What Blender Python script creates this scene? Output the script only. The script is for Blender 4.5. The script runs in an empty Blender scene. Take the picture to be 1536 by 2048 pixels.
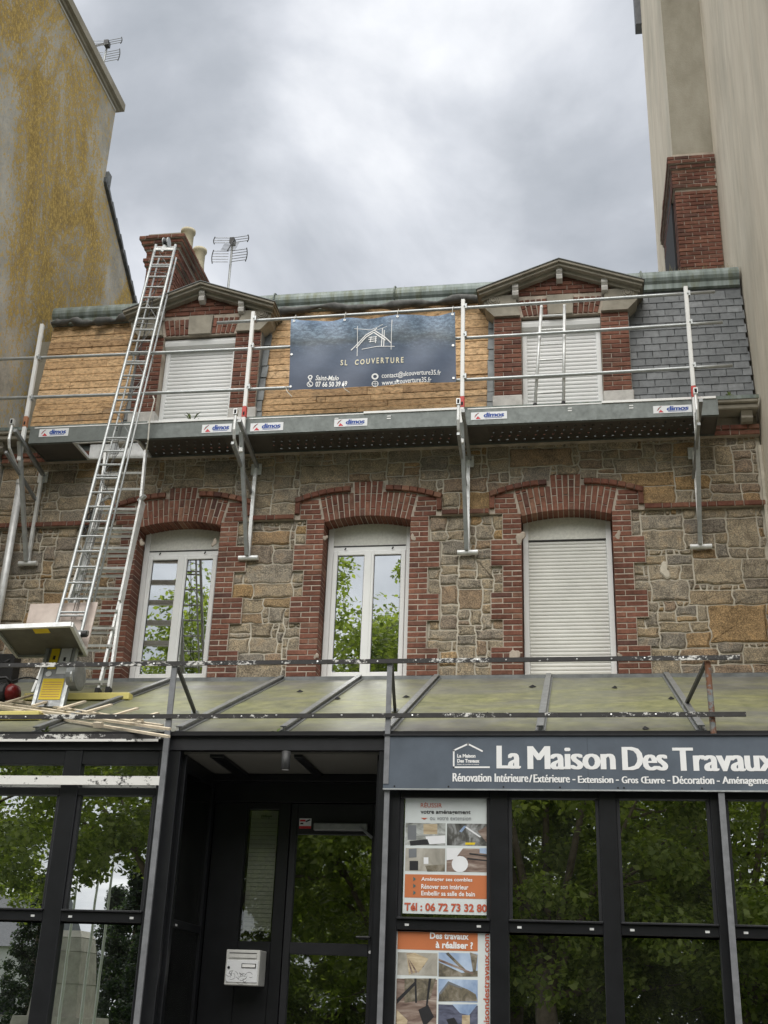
import bpy, math, random
import numpy as np
from mathutils import Vector, Matrix
random.seed(7); RNG = np.random.default_rng(7)
rad = math.radians
SC = bpy.context.scene
COL = SC.collection

# ------------------------------------------------------------------ camera
HC = 1.5                                   # lens height above the road (seated in a car)
FPX, PITCH, YAW, ROLL = 2373.93, rad(23.181), rad(-9.788), rad(2.1227)
_fw = Vector((math.sin(YAW)*math.cos(PITCH), math.cos(YAW)*math.cos(PITCH), math.sin(PITCH)))
_rt = Vector((math.cos(YAW), -math.sin(YAW), 0)); _up = _rt.cross(_fw)
RT = math.cos(ROLL)*_rt + math.sin(ROLL)*_up
UP = -math.sin(ROLL)*_rt + math.cos(ROLL)*_up
cam_data = bpy.data.cameras.new('camera'); cam = bpy.data.objects.new('camera', cam_data); COL.objects.link(cam)
cam_data.sensor_fit = 'HORIZONTAL'; cam_data.sensor_width = 36; cam_data.lens = 36*FPX/1536
cam_data.clip_end = 2000; cam_data.clip_start = .05
cam.matrix_world = Matrix(((RT.x, UP.x, -_fw.x, 0), (RT.y, UP.y, -_fw.y, 0), (RT.z, UP.z, -_fw.z, HC), (0, 0, 0, 1)))
SC.camera = cam

# ------------------------------------------------------------------ sky, sun, exposure
SC.view_settings.view_transform = 'Standard'; SC.view_settings.look = 'None'
SC.view_settings.gamma = 1; SC.view_settings.exposure = 1.38; SC.view_settings.use_curve_mapping = False
SUN_EL, SUN_AZ = 58, 186                   # degrees; azimuth clockwise from +Y (behind the camera)
world = bpy.data.worlds.new('World'); SC.world = world; world.use_nodes = True
def build_world():
    nt = world.node_tree; nt.nodes.clear(); n = nt.nodes.new; L = nt.links.new
    out = n('ShaderNodeOutputWorld'); bg = n('ShaderNodeBackground'); L(bg.outputs[0], out.inputs[0])
    sky = n('ShaderNodeTexSky'); sky.sky_type = 'NISHITA'; sky.sun_disc = False
    sky.sun_elevation = rad(SUN_EL); sky.sun_rotation = rad(SUN_AZ); sky.air_density = 1.5; sky.dust_density = 4
    tc = n('ShaderNodeTexCoord'); sep = n('ShaderNodeSeparateXYZ'); L(tc.outputs['Generated'], sep.inputs[0])
    zz = n('ShaderNodeMath'); zz.operation = 'MAXIMUM'; L(sep.outputs[2], zz.inputs[0]); zz.inputs[1].default_value = 0
    za = n('ShaderNodeMath'); za.operation = 'ADD'; L(zz.outputs[0], za.inputs[0]); za.inputs[1].default_value = .22
    dx = n('ShaderNodeMath'); dx.operation = 'DIVIDE'; L(sep.outputs[0], dx.inputs[0]); L(za.outputs[0], dx.inputs[1])
    dy = n('ShaderNodeMath'); dy.operation = 'DIVIDE'; L(sep.outputs[1], dy.inputs[0]); L(za.outputs[0], dy.inputs[1])
    cb = n('ShaderNodeCombineXYZ'); L(dx.outputs[0], cb.inputs[0]); L(dy.outputs[0], cb.inputs[1]); cb.inputs[2].default_value = 22.9
    n1 = n('ShaderNodeTexNoise'); n1.inputs['Scale'].default_value = 2.1; n1.inputs['Detail'].default_value = 7; n1.inputs['Roughness'].default_value = .52
    n1.inputs['Distortion'].default_value = .35; L(cb.outputs[0], n1.inputs['Vector'])
    rp = n('ShaderNodeValToRGB'); L(n1.outputs[0], rp.inputs[0])
    el = rp.color_ramp.elements; el[0].position = .34; el[0].color = (.152, .164, .180, 1); el[1].position = .68; el[1].color = (.405, .41, .42, 1)
    e = el.new(.45); e.color = (.198, .209, .227, 1); e = el.new(.55); e.color = (.275, .285, .305, 1)
    s = n('ShaderNodeVectorMath'); s.operation = 'SCALE'; L(sky.outputs[0], s.inputs[0]); s.inputs['Scale'].default_value = .004
    ad = n('ShaderNodeVectorMath'); ad.operation = 'ADD'; L(rp.outputs[0], ad.inputs[0]); L(s.outputs[0], ad.inputs[1])
    L(ad.outputs[0], bg.inputs[0]); bg.inputs[1].default_value = 1.0
build_world()
sd = bpy.data.lights.new('sun', 'SUN'); sd.energy = 1.5; sd.angle = rad(70); sd.color = (1, .97, .92)
so = bpy.data.objects.new('sun', sd); COL.objects.link(so)
_sdir = Vector((math.sin(rad(SUN_AZ))*math.cos(rad(SUN_EL)), math.cos(rad(SUN_AZ))*math.cos(rad(SUN_EL)), math.sin(rad(SUN_EL))))
so.rotation_euler = _sdir.to_track_quat('Z', 'Y').to_euler(); so.location = _sdir*60

# ------------------------------------------------------------------ pixel rays (photo pixels give a direction; depth comes from known planes)
def ray(x, y): return _fw*FPX + RT*(x-768) - UP*(y-1024)
CAM = Vector((0, 0, HC))
def aY(x, y, Y): r = ray(x, y); return CAM + r*(Y/r.y)
def aX(x, y, X): r = ray(x, y); return CAM + r*(X/r.x)
def aZ(x, y, Z): r = ray(x, y); return CAM + r*((Z-HC)/r.z)
def aP(x, y, p0, nn): r = ray(x, y); return CAM + r*((Vector(p0)-CAM).dot(nn)/r.dot(nn))
def aR(x, y, plane, Yw):                    # a point behind the camera seen mirrored in the glass plane y = plane
    r = ray(x, y); k = (2*plane-Yw)/r.y; return Vector((r.x*k, Yw, HC+r.z*k))

# ------------------------------------------------------------------ mesh builder
ORG = {}
class MB:
    def __init__(s): s.v = []; s.f = []; s.m = []; s.t = []
    def add(s, vs, fs, mi=0, tint=0.0):
        o = len(s.v); s.v += [tuple(v) for v in vs]; s.f += [tuple(i+o for i in f) for f in fs]; s.m += [mi]*len(fs); s.t += [tint]*len(vs); return s
    def hexa(s, p, mi=0): return s.add(p, [(0,3,2,1),(4,5,6,7),(0,1,5,4),(1,2,6,5),(2,3,7,6),(3,0,4,7)], mi)
    def box(s, x0, x1, y0, y1, z0, z1, mi=0):
        return s.hexa([(x0,y0,z0),(x1,y0,z0),(x1,y1,z0),(x0,y1,z0),(x0,y0,z1),(x1,y0,z1),(x1,y1,z1),(x0,y1,z1)], mi)
    def cbox(s, x0, x1, y0, y1, z0, z1, c=.006, mi=0):   # box with chamfered edges (12 edges)
        V = []; I = {}
        X = (x0, x1); Y = (y0, y1); Z = (z0, z1)
        for i in (0, 1):
            for j in (0, 1):
                for k in (0, 1):
                    sx, sy, sz = (1-2*i)*c, (1-2*j)*c, (1-2*k)*c
                    for ax in range(3):
                        p = [X[i]+sx, Y[j]+sy, Z[k]+sz]; p[ax] = (X[i], Y[j], Z[k])[ax]
                        I[i, j, k, ax] = len(V); V.append(tuple(p))
        F = []
        for ax in range(3):
            a, b = [q for q in range(3) if q != ax]
            for e in (0, 1):
                def ix(p, q):
                    t = [0, 0, 0]; t[ax] = e; t[a] = p; t[b] = q; return I[t[0], t[1], t[2], ax]
                q = [ix(0,0), ix(1,0), ix(1,1), ix(0,1)]
                F.append(tuple(q if (e == 1) == (ax != 1) else q[::-1]))
        for ax in range(3):                              # edge strips along ax
            a, b = [q for q in range(3) if q != ax]
            for p in (0, 1):
                for q in (0, 1):
                    def ix(e, w):
                        t = [0,0,0]; t[ax] = e; t[a] = p; t[b] = q; return I[t[0], t[1], t[2], w]
                    F.append((ix(0,a), ix(1,a), ix(1,b), ix(0,b)))
        for i in (0,1):
            for j in (0,1):
                for k in (0,1): F.append((I[i,j,k,0], I[i,j,k,1], I[i,j,k,2]))
        return s.add(V, F, mi)
    def bar(s, p0, p1, w, h, up=(0,0,1), mi=0):
        p0, p1 = Vector(p0), Vector(p1); d = (p1-p0).normalized(); u = Vector(up)
        if abs(d.dot(u)) > .98: u = Vector((0,1,0))
        r = d.cross(u).normalized(); u = r.cross(d).normalized(); a = r*w/2; b = u*h/2
        return s.hexa([p0-a-b, p0+a-b, p1+a-b, p1-a-b, p0-a+b, p0+a+b, p1+a+b, p1-a+b], mi)
    def tube(s, pts, r, n=8, mi=0, cap=True):
        pts = [Vector(p) for p in pts]; rs = r if isinstance(r, (list, tuple)) else [r]*len(pts)
        vs = []; fs = []; prev = None
        for i, p in enumerate(pts):
            d = (pts[min(i+1, len(pts)-1)]-pts[max(i-1, 0)])
            d = d.normalized() if d.length > 1e-9 else Vector((0,0,1))
            u = Vector((0,0,1)) if abs(d.z) < .9 else Vector((1,0,0))
            if prev is not None: u = prev
            a = d.cross(u).normalized(); b = a.cross(d).normalized(); prev = b
            for k in range(n):
                t = 2*math.pi*k/n; vs.append(p+a*math.cos(t)*rs[i]+b*math.sin(t)*rs[i])
        for i in range(len(pts)-1):
            for k in range(n):
                k2 = (k+1) % n; fs.append((i*n+k, i*n+k2, (i+1)*n+k2, (i+1)*n+k))
        if cap: fs.append(tuple(range(n))[::-1]); fs.append(tuple((len(pts)-1)*n+k for k in range(n)))
        return s.add(vs, fs, mi)
    def prism(s, poly, ax, a0, a1, mi=0):                # poly: 2-D points in the plane normal to ax ('x': (y,z), 'y': (x,z), 'z': (x,y))
        def P(q, a): return {'x': (a, q[0], q[1]), 'y': (q[0], a, q[1]), 'z': (q[0], q[1], a)}[ax]
        n = len(poly); vs = [P(q, a0) for q in poly]+[P(q, a1) for q in poly]
        fs = [tuple(range(n)), tuple(range(n, 2*n))[::-1]]+[(i, n+i, n+(i+1) % n, (i+1) % n) for i in range(n)]
        return s.add(vs, fs, mi)
    def lathe(s, c, prof, n=16, mi=0):                   # prof: (radius, z)
        vs = [(c[0]+r*math.cos(2*math.pi*k/n), c[1]+r*math.sin(2*math.pi*k/n), c[2]+z) for r, z in prof for k in range(n)]
        fs = [(i*n+k, i*n+(k+1) % n, (i+1)*n+(k+1) % n, (i+1)*n+k) for i in range(len(prof)-1) for k in range(n)]
        return s.add(vs, fs, mi)
    def mesh(s, name, mats, org=Vector(), smooth=False):
        me = bpy.data.meshes.new(name)
        me.from_pydata([(v[0]-org[0], v[1]-org[1], v[2]-org[2]) for v in s.v], [], s.f)
        for m in (mats if isinstance(mats, (list, tuple)) else [mats]): me.materials.append(m)
        if len(me.materials) > 1: me.polygons.foreach_set('material_index', s.m)
        if any(s.t):
            at = me.attributes.new('tint', 'FLOAT', 'POINT'); at.data.foreach_set('value', s.t)
        if smooth: me.polygons.foreach_set('use_smooth', [True]*len(me.polygons))
        me.update(); return me
def tag(o, label=None, cat=None, group=None, kind=None):
    if label: o['label'] = label
    if cat: o['category'] = cat
    if group: o['group'] = group
    if kind: o['kind'] = kind
    return o
def empty(name, loc, label=None, cat=None, group=None):
    o = bpy.data.objects.new(name, None); COL.objects.link(o); o.location = loc; o.empty_display_size = .1
    ORG[o.name] = Vector(loc); return tag(o, label, cat, group)
def build(name, mb, mats, parent=None, label=None, cat=None, group=None, kind=None, base=None, smooth=False):
    if parent is not None: org = ORG[parent.name]
    elif base is not None: org = Vector(base)
    else: org = Vector()
    o = bpy.data.objects.new(name, mb.mesh(name, mats, org, smooth)); COL.objects.link(o)
    if parent is not None: o.parent = parent
    else: o.location = org
    ORG[o.name] = org
    return tag(o, label, cat, group, kind)
def place(name, me, M, parent):                          # shared mesh data, placed by a world matrix
    o = bpy.data.objects.new(name, me); COL.objects.link(o); o.parent = parent
    o.matrix_local = Matrix.Translation(-ORG[parent.name]) @ M; return o

# ------------------------------------------------------------------ materials
class Mat:
    def __init__(s, name, rough=.7, metal=0, spec=.4):
        s.m = bpy.data.materials.new(name); s.m.use_nodes = True; s.nt = s.m.node_tree
        s.b = s.nt.nodes['Principled BSDF']; s.b.inputs['Roughness'].default_value = rough
        s.b.inputs['Metallic'].default_value = metal; s.b.inputs['Specular IOR Level'].default_value = spec
    def n(s, t, **k):
        q = s.nt.nodes.new('ShaderNode'+t)
        for a, b in k.items(): setattr(q, a, b)
        return q
    def l(s, a, b): s.nt.links.new(a, b)
    def pos(s, scale=(1,1,1), obj=False):
        g = s.n('TexCoord').outputs['Object'] if obj else s.n('NewGeometry').outputs['Position']
        mp = s.n('Mapping'); mp.inputs['Scale'].default_value = scale; s.l(g, mp.inputs[0]); return mp.outputs[0]
    def noise(s, vec, scale, detail=4, rough=.55, dist=0):
        q = s.n('TexNoise'); q.inputs['Scale'].default_value = scale; q.inputs['Detail'].default_value = detail
        q.inputs['Roughness'].default_value = rough; q.inputs['Distortion'].default_value = dist; s.l(vec, q.inputs['Vector']); return q.outputs[0]
    def ramp(s, f, stops, interp='LINEAR'):
        r = s.n('ValToRGB'); r.color_ramp.interpolation = interp; s.l(f, r.inputs[0]); e = r.color_ramp.elements
        while len(e) < len(stops): e.new(.5)
        for q, (p, c) in zip(e, stops): q.position = p; q.color = (*c, 1) if len(c) == 3 else c
        return r.outputs[0]
    def mix(s, f, a, b, mode='MIX'):
        q = s.n('Mix', data_type='RGBA', blend_type=mode)
        for sock, val in ((q.inputs[0], f), (q.inputs[6], a), (q.inputs[7], b)):
            if isinstance(val, (int, float)): sock.default_value = val
            elif isinstance(val, tuple): sock.default_value = (*val, 1)
            else: s.l(val, sock)
        return q.outputs[2]
    def math(s, op, a, b=0.0, c=None):
        q = s.n('Math', operation=op)
        for i, val in enumerate((a, b) if c is None else (a, b, c)):
            if isinstance(val, (int, float)): q.inputs[i].default_value = val
            else: s.l(val, q.inputs[i])
        return q.outputs[0]
    def col(s, c):
        if isinstance(c, tuple): s.b.inputs['Base Color'].default_value = (*c, 1)
        else: s.l(c, s.b.inputs['Base Color'])
        return s
    def rough(s, r): s.l(r, s.b.inputs['Roughness']); return s
    def bump(s, h, strength=.4, dist=.01):
        q = s.n('Bump'); q.inputs['Strength'].default_value = strength; q.inputs['Distance'].default_value = dist
        s.l(h, q.inputs['Height']); s.l(q.outputs[0], s.b.inputs['Normal']); return s
    def rnd(s):                                          # per object + per piece random number
        a = s.n('ObjectInfo').outputs['Random']; t = s.n('Attribute', attribute_name='tint').outputs['Fac']
        return s.math('FRACT', s.math('ADD', a, t))
M = {}
def simple(name, c, rough=.6, metal=0, var=.12, scale=8, bump=0, spec=.4):
    q = Mat(name, rough, metal, spec); f = q.noise(q.pos(), scale, 5, .6)
    lo = tuple(x*(1-var) for x in c); hi = tuple(min(1, x*(1+var)) for x in c)
    q.col(q.ramp(f, [(.3, lo), (.7, hi)]))
    if bump: q.bump(q.noise(q.pos(), scale*6, 4), bump, .004)
    M[name] = q.m; return q.m
def mk_stone():
    q = Mat('granite', .88, 0, .25); r = q.n('Attribute', attribute_name='tint').outputs['Fac']
    base = q.ramp(r, [(0, (.27,.235,.185)), (.18, (.345,.295,.22)), (.38, (.305,.275,.23)), (.55, (.335,.28,.20)), (.7, (.245,.225,.195)), (.82, (.285,.22,.165)), (.92, (.35,.24,.125)), (1, (.34,.31,.255))])
    p = q.pos()
    g1 = q.ramp(q.noise(p, 9, 5, .65), [(.28, (.58,.55,.52)), (.5, (.98,.97,.95)), (.74, (1.42,1.32,1.18))])
    g2 = q.ramp(q.noise(p, 70, 4, .8), [(.34, (.36,.36,.37)), (.5, (.98,.98,.98)), (.64, (1.75,1.7,1.6))])
    ru = q.ramp(q.noise(p, 4.5, 4, .6), [(.55, (0,0,0)), (.72, (1,1,1))])
    c = q.mix(1, q.mix(1, base, g1, 'MULTIPLY'), g2, 'MULTIPLY'); c = q.mix(q.math('MULTIPLY', ru, .32), c, (.32,.20,.10))
    q.col(c); h = q.math('ADD', q.noise(p, 30, 6, .7), q.math('MULTIPLY', q.noise(p, 110, 3), .5)); q.bump(h, 1.0, .016); M['stone'] = q.m
def mk_mortar(name, a, b):
    q = Mat(name, .95, 0, .1); p = q.pos(); q.col(q.ramp(q.noise(p, 5, 6, .65), [(.3, a), (.7, b)])); q.bump(q.noise(p, 60, 5, .7), .6, .006); M[name] = q.m
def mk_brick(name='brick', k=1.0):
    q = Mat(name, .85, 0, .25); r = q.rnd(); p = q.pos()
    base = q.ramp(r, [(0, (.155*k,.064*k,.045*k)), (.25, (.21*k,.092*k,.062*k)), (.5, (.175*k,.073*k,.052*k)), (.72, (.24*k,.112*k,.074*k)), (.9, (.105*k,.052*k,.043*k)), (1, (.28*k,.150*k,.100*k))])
    g = q.ramp(q.noise(p, 26, 5, .7), [(.3, (.68,.66,.66)), (.52, (1,1,1)), (.76, (1.35,1.38,1.4))])
    w = q.ramp(q.noise(p, 2.3, 4, .6), [(.33, (.62,.60,.60)), (.6, (1.1,1.1,1.1))])
    e = q.ramp(q.noise(p, 5.2, 6, .72), [(.64, (0,0,0)), (.76, (1,1,1))])
    c = q.mix(1, q.mix(1, base, g, 'MULTIPLY'), w, 'MULTIPLY'); q.col(q.mix(q.math('MULTIPLY', e, .3), c, (.46,.36,.28)))
    q.bump(q.noise(p, 70, 5, .7), .6, .005); M[name] = q.m
def mk_zinc():
    q = Mat('zinc', .55, .25, .4); p = q.pos(); st = q.noise(q.pos((5, 2, .5)), 2.2, 5, .6)
    c = q.ramp(st, [(.3, (.11,.135,.125)), (.5, (.185,.22,.205)), (.7, (.27,.31,.30))])
    mo = q.ramp(q.noise(q.pos((6, 3, 1.2)), 1.6, 6, .7), [(.50, (0,0,0)), (.66, (1,1,1))])
    sepz = q.n('SeparateXYZ'); q.l(q.n('NewGeometry').outputs['Position'], sepz.inputs[0])
    q.col(q.mix(q.math('MULTIPLY', mo, .75), c, (.12,.13,.07))); q.bump(q.noise(p, 14, 4), .25, .01); M['zinc'] = q.m
def mk_canopy():
    q = Mat('canopy_sheet', .5, .15, .4); p = q.pos()
    c = q.ramp(q.noise(q.pos((1, .6, .6)), 3, 6, .65), [(.3, (.11,.113,.11)), (.55, (.175,.176,.165)), (.75, (.245,.242,.22))])
    sep = q.n('SeparateXYZ'); q.l(q.n('NewGeometry').outputs['Position'], sep.inputs[0])
    band = q.math('SUBTRACT', 1.0, q.math('ABSOLUTE', q.math('MULTIPLY', q.math('SUBTRACT', sep.outputs[1], 12.1), .52)))
    mo = q.math('ADD', q.noise(q.pos((.8, 1.5, 1)), 1.1, 7, .7, .6), q.math('MULTIPLY', band, .22))
    f = q.ramp(mo, [(.44, (0,0,0)), (.80, (1,1,1))])
    c = q.mix(q.math('MULTIPLY', f, .85), c, q.ramp(q.noise(p, 6, 5, .7), [(.35, (.165,.175,.075)), (.65, (.33,.33,.15))]))
    sp = q.ramp(q.noise(p, 38, 3, .6), [(.70, (0,0,0)), (.74, (1,1,1))]); c = q.mix(q.math('MULTIPLY', sp, .5), c, (.5,.49,.42))
    q.col(c); q.bump(q.noise(p, 9, 5), .3, .012); M['canopy'] = q.m
def mk_render_left():
    q = Mat('lichen_render', .93, 0, .15); p = q.pos(); ps = q.pos((1, 1, .55))
    base = q.ramp(q.noise(p, 1.3, 6, .6), [(.3, (.40,.38,.33)), (.7, (.64,.62,.56))])
    gr = q.noise(q.pos((1,1,.75)), 17, 7, .85)
    sep = q.n('SeparateXYZ'); q.l(q.n('NewGeometry').outputs['Position'], sep.inputs[0])
    hi = q.n('MapRange'); hi.inputs[1].default_value = 8.5; hi.inputs[2].default_value = 11.5; hi.inputs[3].default_value = -.22; hi.inputs[4].default_value = .03; q.l(sep.outputs[2], hi.inputs[0])
    big = q.math('ADD', q.math('MULTIPLY_ADD', q.noise(ps, .6, 6, .7, .6), 1.9, -.46), hi.outputs[0])
    f = q.math('ADD', big, q.math('MULTIPLY', q.math('SUBTRACT', gr, .5), 2.6))
    li = q.ramp(f, [(.45, (0,0,0)), (.56, (1,1,1))])
    c = q.mix(q.math('MULTIPLY', li, .9), base, q.ramp(gr, [(.40, (.27,.165,.03)), (.60, (.62,.43,.11))]))
    c = q.mix(1, c, q.ramp(gr, [(.3, (.70,.70,.70)), (.6, (1.08,1.08,1.08))]), 'MULTIPLY')
    q.col(c); q.bump(gr, .8, .02); M['render_left'] = q.m
def mk_render_right():
    q = Mat('streaked_render', .93, 0, .15); p = q.pos()
    st = q.noise(q.pos((1.6, 1.6, .2)), 2.2, 7, .7, .8)
    c = q.ramp(st, [(.28, (.52,.46,.365)), (.48, (.64,.575,.47)), (.7, (.72,.66,.55))])
    f = q.ramp(q.noise(q.pos((1.2, 1.2, .5)), .8, 5, .65), [(.45, (0,0,0)), (.7, (1,1,1))])
    q.col(q.mix(q.math('MULTIPLY', f, .4), c, (.33,.315,.255))); q.bump(q.noise(p, 55, 5, .7), .6, .012); M['render_right'] = q.m
    q = Mat('grey_render', .93, 0, .15); p = q.pos()
    q.col(q.ramp(q.noise(q.pos((1, 1, .5)), 1.2, 6, .65), [(.3, (.24,.22,.17)), (.5, (.34,.315,.255)), (.72, (.43,.40,.335))])); q.bump(q.noise(p, 45, 5, .7), .6, .012); M['render_grey'] = q.m
def mk_slate():
    q = Mat('slate', .5, 0, .45); r = q.rnd(); p = q.pos()
    b = q.ramp(r, [(0, (.075,.083,.089)), (.4, (.128,.138,.147)), (.75, (.10,.108,.115)), (1, (.18,.19,.20))])
    q.col(q.mix(1, b, q.ramp(q.noise(p, 12, 5, .65), [(.3, (.75,.75,.75)), (.7, (1.35,1.35,1.32))]), 'MULTIPLY')); q.bump(q.noise(p, 25, 4), .3, .004); M['slate'] = q.m
def mk_board():
    q = Mat('raw_board', .78, 0, .2); r = q.rnd(); p = q.pos((1, 6, 9))
    b = q.ramp(r, [(0, (.48,.315,.17)), (.3, (.60,.41,.23)), (.6, (.53,.355,.195)), (.85, (.39,.255,.14)), (1, (.65,.46,.275))])
    g = q.ramp(q.noise(q.pos((2.2, 4, 5)), 6, 7, .78, .5), [(.36, (.38,.35,.32)), (.48, (.93,.92,.91)), (.60, (1.32,1.3,1.27))])
    pk = q.pos((3, 3, 5)); kn = q.ramp(q.noise(pk, 5, 3, .5), [(.66, (1,1,1)), (.74, (.5,.42,.33))])
    st = q.ramp(q.noise(q.pos((1, 1, 2.2)), 1.5, 5, .7), [(.56, (0,0,0)), (.72, (1,1,1))])
    c = q.mix(1, q.mix(1, b, g, 'MULTIPLY'), kn, 'MULTIPLY'); q.col(q.mix(q.math('MULTIPLY', st, .7), c, (.20,.165,.125))); q.bump(q.noise(p, 9, 5), .3, .006); M['board'] = q.m
def mk_galv(name, c, metal=.75, rough=.42):
    q = Mat(name, rough, metal, .5); p = q.pos()
    q.col(q.ramp(q.noise(p, 9, 5, .7), [(.3, tuple(x*.78 for x in c)), (.7, tuple(min(1, x*1.12) for x in c))]))
    q.rough(q.ramp(q.noise(p, 22, 4), [(.3, (rough-.1,)*3), (.7, (rough+.14,)*3)])); M[name] = q.m
def mk_perf(name, c, x0, pitch):                         # sheet with punched round holes
    q = Mat(name, .5, .55, .5); p = q.n('NewGeometry').outputs['Position']; sep = q.n('SeparateXYZ'); q.l(p, sep.inputs[0])
    ty = q.math('DIVIDE', q.math('SUBTRACT', sep.outputs[1], 13.40), .105)
    row = q.math('FLOOR', ty)
    tx = q.math('ADD', q.math('DIVIDE', q.math('SUBTRACT', sep.outputs[0], x0), pitch), q.math('MULTIPLY', row, .25))
    fx = q.math('MULTIPLY', q.math('SUBTRACT', q.math('FRACT', tx), .5), pitch); fy = q.math('MULTIPLY', q.math('SUBTRACT', q.math('FRACT', ty), .5), .105)
    d2 = q.math('ADD', q.math('MULTIPLY', fx, fx), q.math('MULTIPLY', fy, fy)); hole = q.math('LESS_THAN', d2, .0155**2)
    q.col(q.ramp(q.noise(p, 7, 4), [(.3, tuple(x*.8 for x in c)), (.7, c)]))
    t = q.n('BsdfTransparent'); mx = q.n('MixShader'); q.l(hole, mx.inputs[0]); q.l(q.b.outputs[0], mx.inputs[1]); q.l(t.outputs[0], mx.inputs[2])
    q.l(mx.outputs[0], q.nt.nodes['Material Output'].inputs[0]); M[name] = q.m
def mk_glass(name, refl, tint, rough=.0, wav=.0):
    q = Mat(name); nt = q.nt; g = q.n('BsdfGlossy'); g.inputs['Roughness'].default_value = rough; g.inputs['Color'].default_value = (.98, 1, .99, 1)
    t = q.n('BsdfTransparent'); t.inputs['Color'].default_value = (*tint, 1); mx = q.n('MixShader')
    fr = q.n('LayerWeight'); fr.inputs['Blend'].default_value = .35
    f = q.math('ADD', q.math('MULTIPLY', fr.outputs['Fresnel'], 1-refl), refl); q.l(q.math('MINIMUM', f, 1.0), mx.inputs[0])
    if wav:
        bp = q.n('Bump'); bp.inputs['Strength'].default_value = 1; bp.inputs['Distance'].default_value = wav
        q.l(q.noise(q.pos(), 1.7, 2), bp.inputs['Height']); q.l(bp.outputs[0], g.inputs['Normal'])
    q.l(t.outputs[0], mx.inputs[1]); q.l(g.outputs[0], mx.inputs[2])
    d = q.n('BsdfDiffuse'); d.inputs[0].default_value = (.6, .6, .55, 1); m2 = q.n('MixShader'); q.l(q.ramp(q.noise(q.pos((1, 1, .4)), 2.5, 6, .7), [(.35, (.0,)*3), (.8, (.016,)*3)]), m2.inputs[0])
    q.l(mx.outputs[0], m2.inputs[1]); q.l(d.outputs[0], m2.inputs[2]); q.l(m2.outputs[0], nt.nodes['Material Output'].inputs[0]); M[name] = q.m
def mk_peel(name, dark, light, lo, hi):                  # paint flaking off steel
    q = Mat(name, .65, 0, .35); p = q.pos((1, 1.5, 1.5)); f = q.math('ADD', q.math('MULTIPLY', q.noise(p, 16, 7, .8), .65), q.math('MULTIPLY', q.noise(p, 1.9, 4, .7), .7))
    q.col(q.mix(q.ramp(f, [(lo, (0,0,0)), (hi, (1,1,1))]), q.ramp(q.noise(p, 15, 4), [(.3, tuple(x*.7 for x in dark)), (.7, dark)]), light)); q.bump(q.noise(p, 22, 5, .75), .5, .004); M[name] = q.m
def mk_leaf(name, a, b, c):
    q = Mat(name, .5, 0, .35); r = q.n('Attribute', attribute_name='tint').outputs['Fac']; cc = q.ramp(r, [(0, a), (.5, b), (1, c)]); q.col(cc)
    t = q.n('BsdfTranslucent'); q.l(q.mix(1, cc, (1.9,2.0,.95), 'MULTIPLY'), t.inputs[0]); mx = q.n('MixShader'); mx.inputs[0].default_value = .5
    q.l(q.b.outputs[0], mx.inputs[1]); q.l(t.outputs[0], mx.inputs[2]); q.l(mx.outputs[0], q.nt.nodes['Material Output'].inputs[0]); M[name] = q.m
def mk_banner():
    q = Mat('printed_vinyl', .42, 0, .4); p = q.pos()
    sep = q.n('SeparateXYZ'); q.l(q.n('NewGeometry').outputs['Position'], sep.inputs[0])
    zz = q.n('MapRange'); zz.inputs[1].default_value = 9.15; zz.inputs[2].default_value = 10.25; q.l(sep.outputs[2], zz.inputs[0])
    zn = q.math('ADD', zz.outputs[0], q.math('MULTIPLY', q.math('SUBTRACT', q.noise(q.pos((.8, 1, 2)), 2.2, 5, .6), .5), .28))
    c = q.ramp(zn, [(0, (.036,.056,.100)), (.30, (.070,.100,.160)), (.48, (.066,.096,.145)), (.56, (.058,.080,.098)), (.66, (.105,.15,.20)), (.84, (.12,.18,.26)), (.93, (.19,.29,.45)), (1, (.21,.32,.50))])
    m = q.ramp(q.noise(q.pos((1.6, 1, 3)), 9, 7, .82), [(.34, (.42,.45,.48)), (.5, (.95,.97,1)), (.64, (2.1,2.05,1.95))])
    mask = q.ramp(zn, [(.40, (.15,)*3), (.55, (1,1,1)), (.85, (1,1,1)), (.92, (.1,)*3)])
    q.col(q.mix(mask, c, q.mix(1, c, m, 'MULTIPLY'))); M['banner'] = q.m
def mk_print(name, stops, scale, sx=1, sz=1):
    q = Mat(name, .45, 0, .3); q.col(q.ramp(q.noise(q.pos((sx, 1, sz)), scale, 5, .6, .6), stops)); M[name] = q.m
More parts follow.
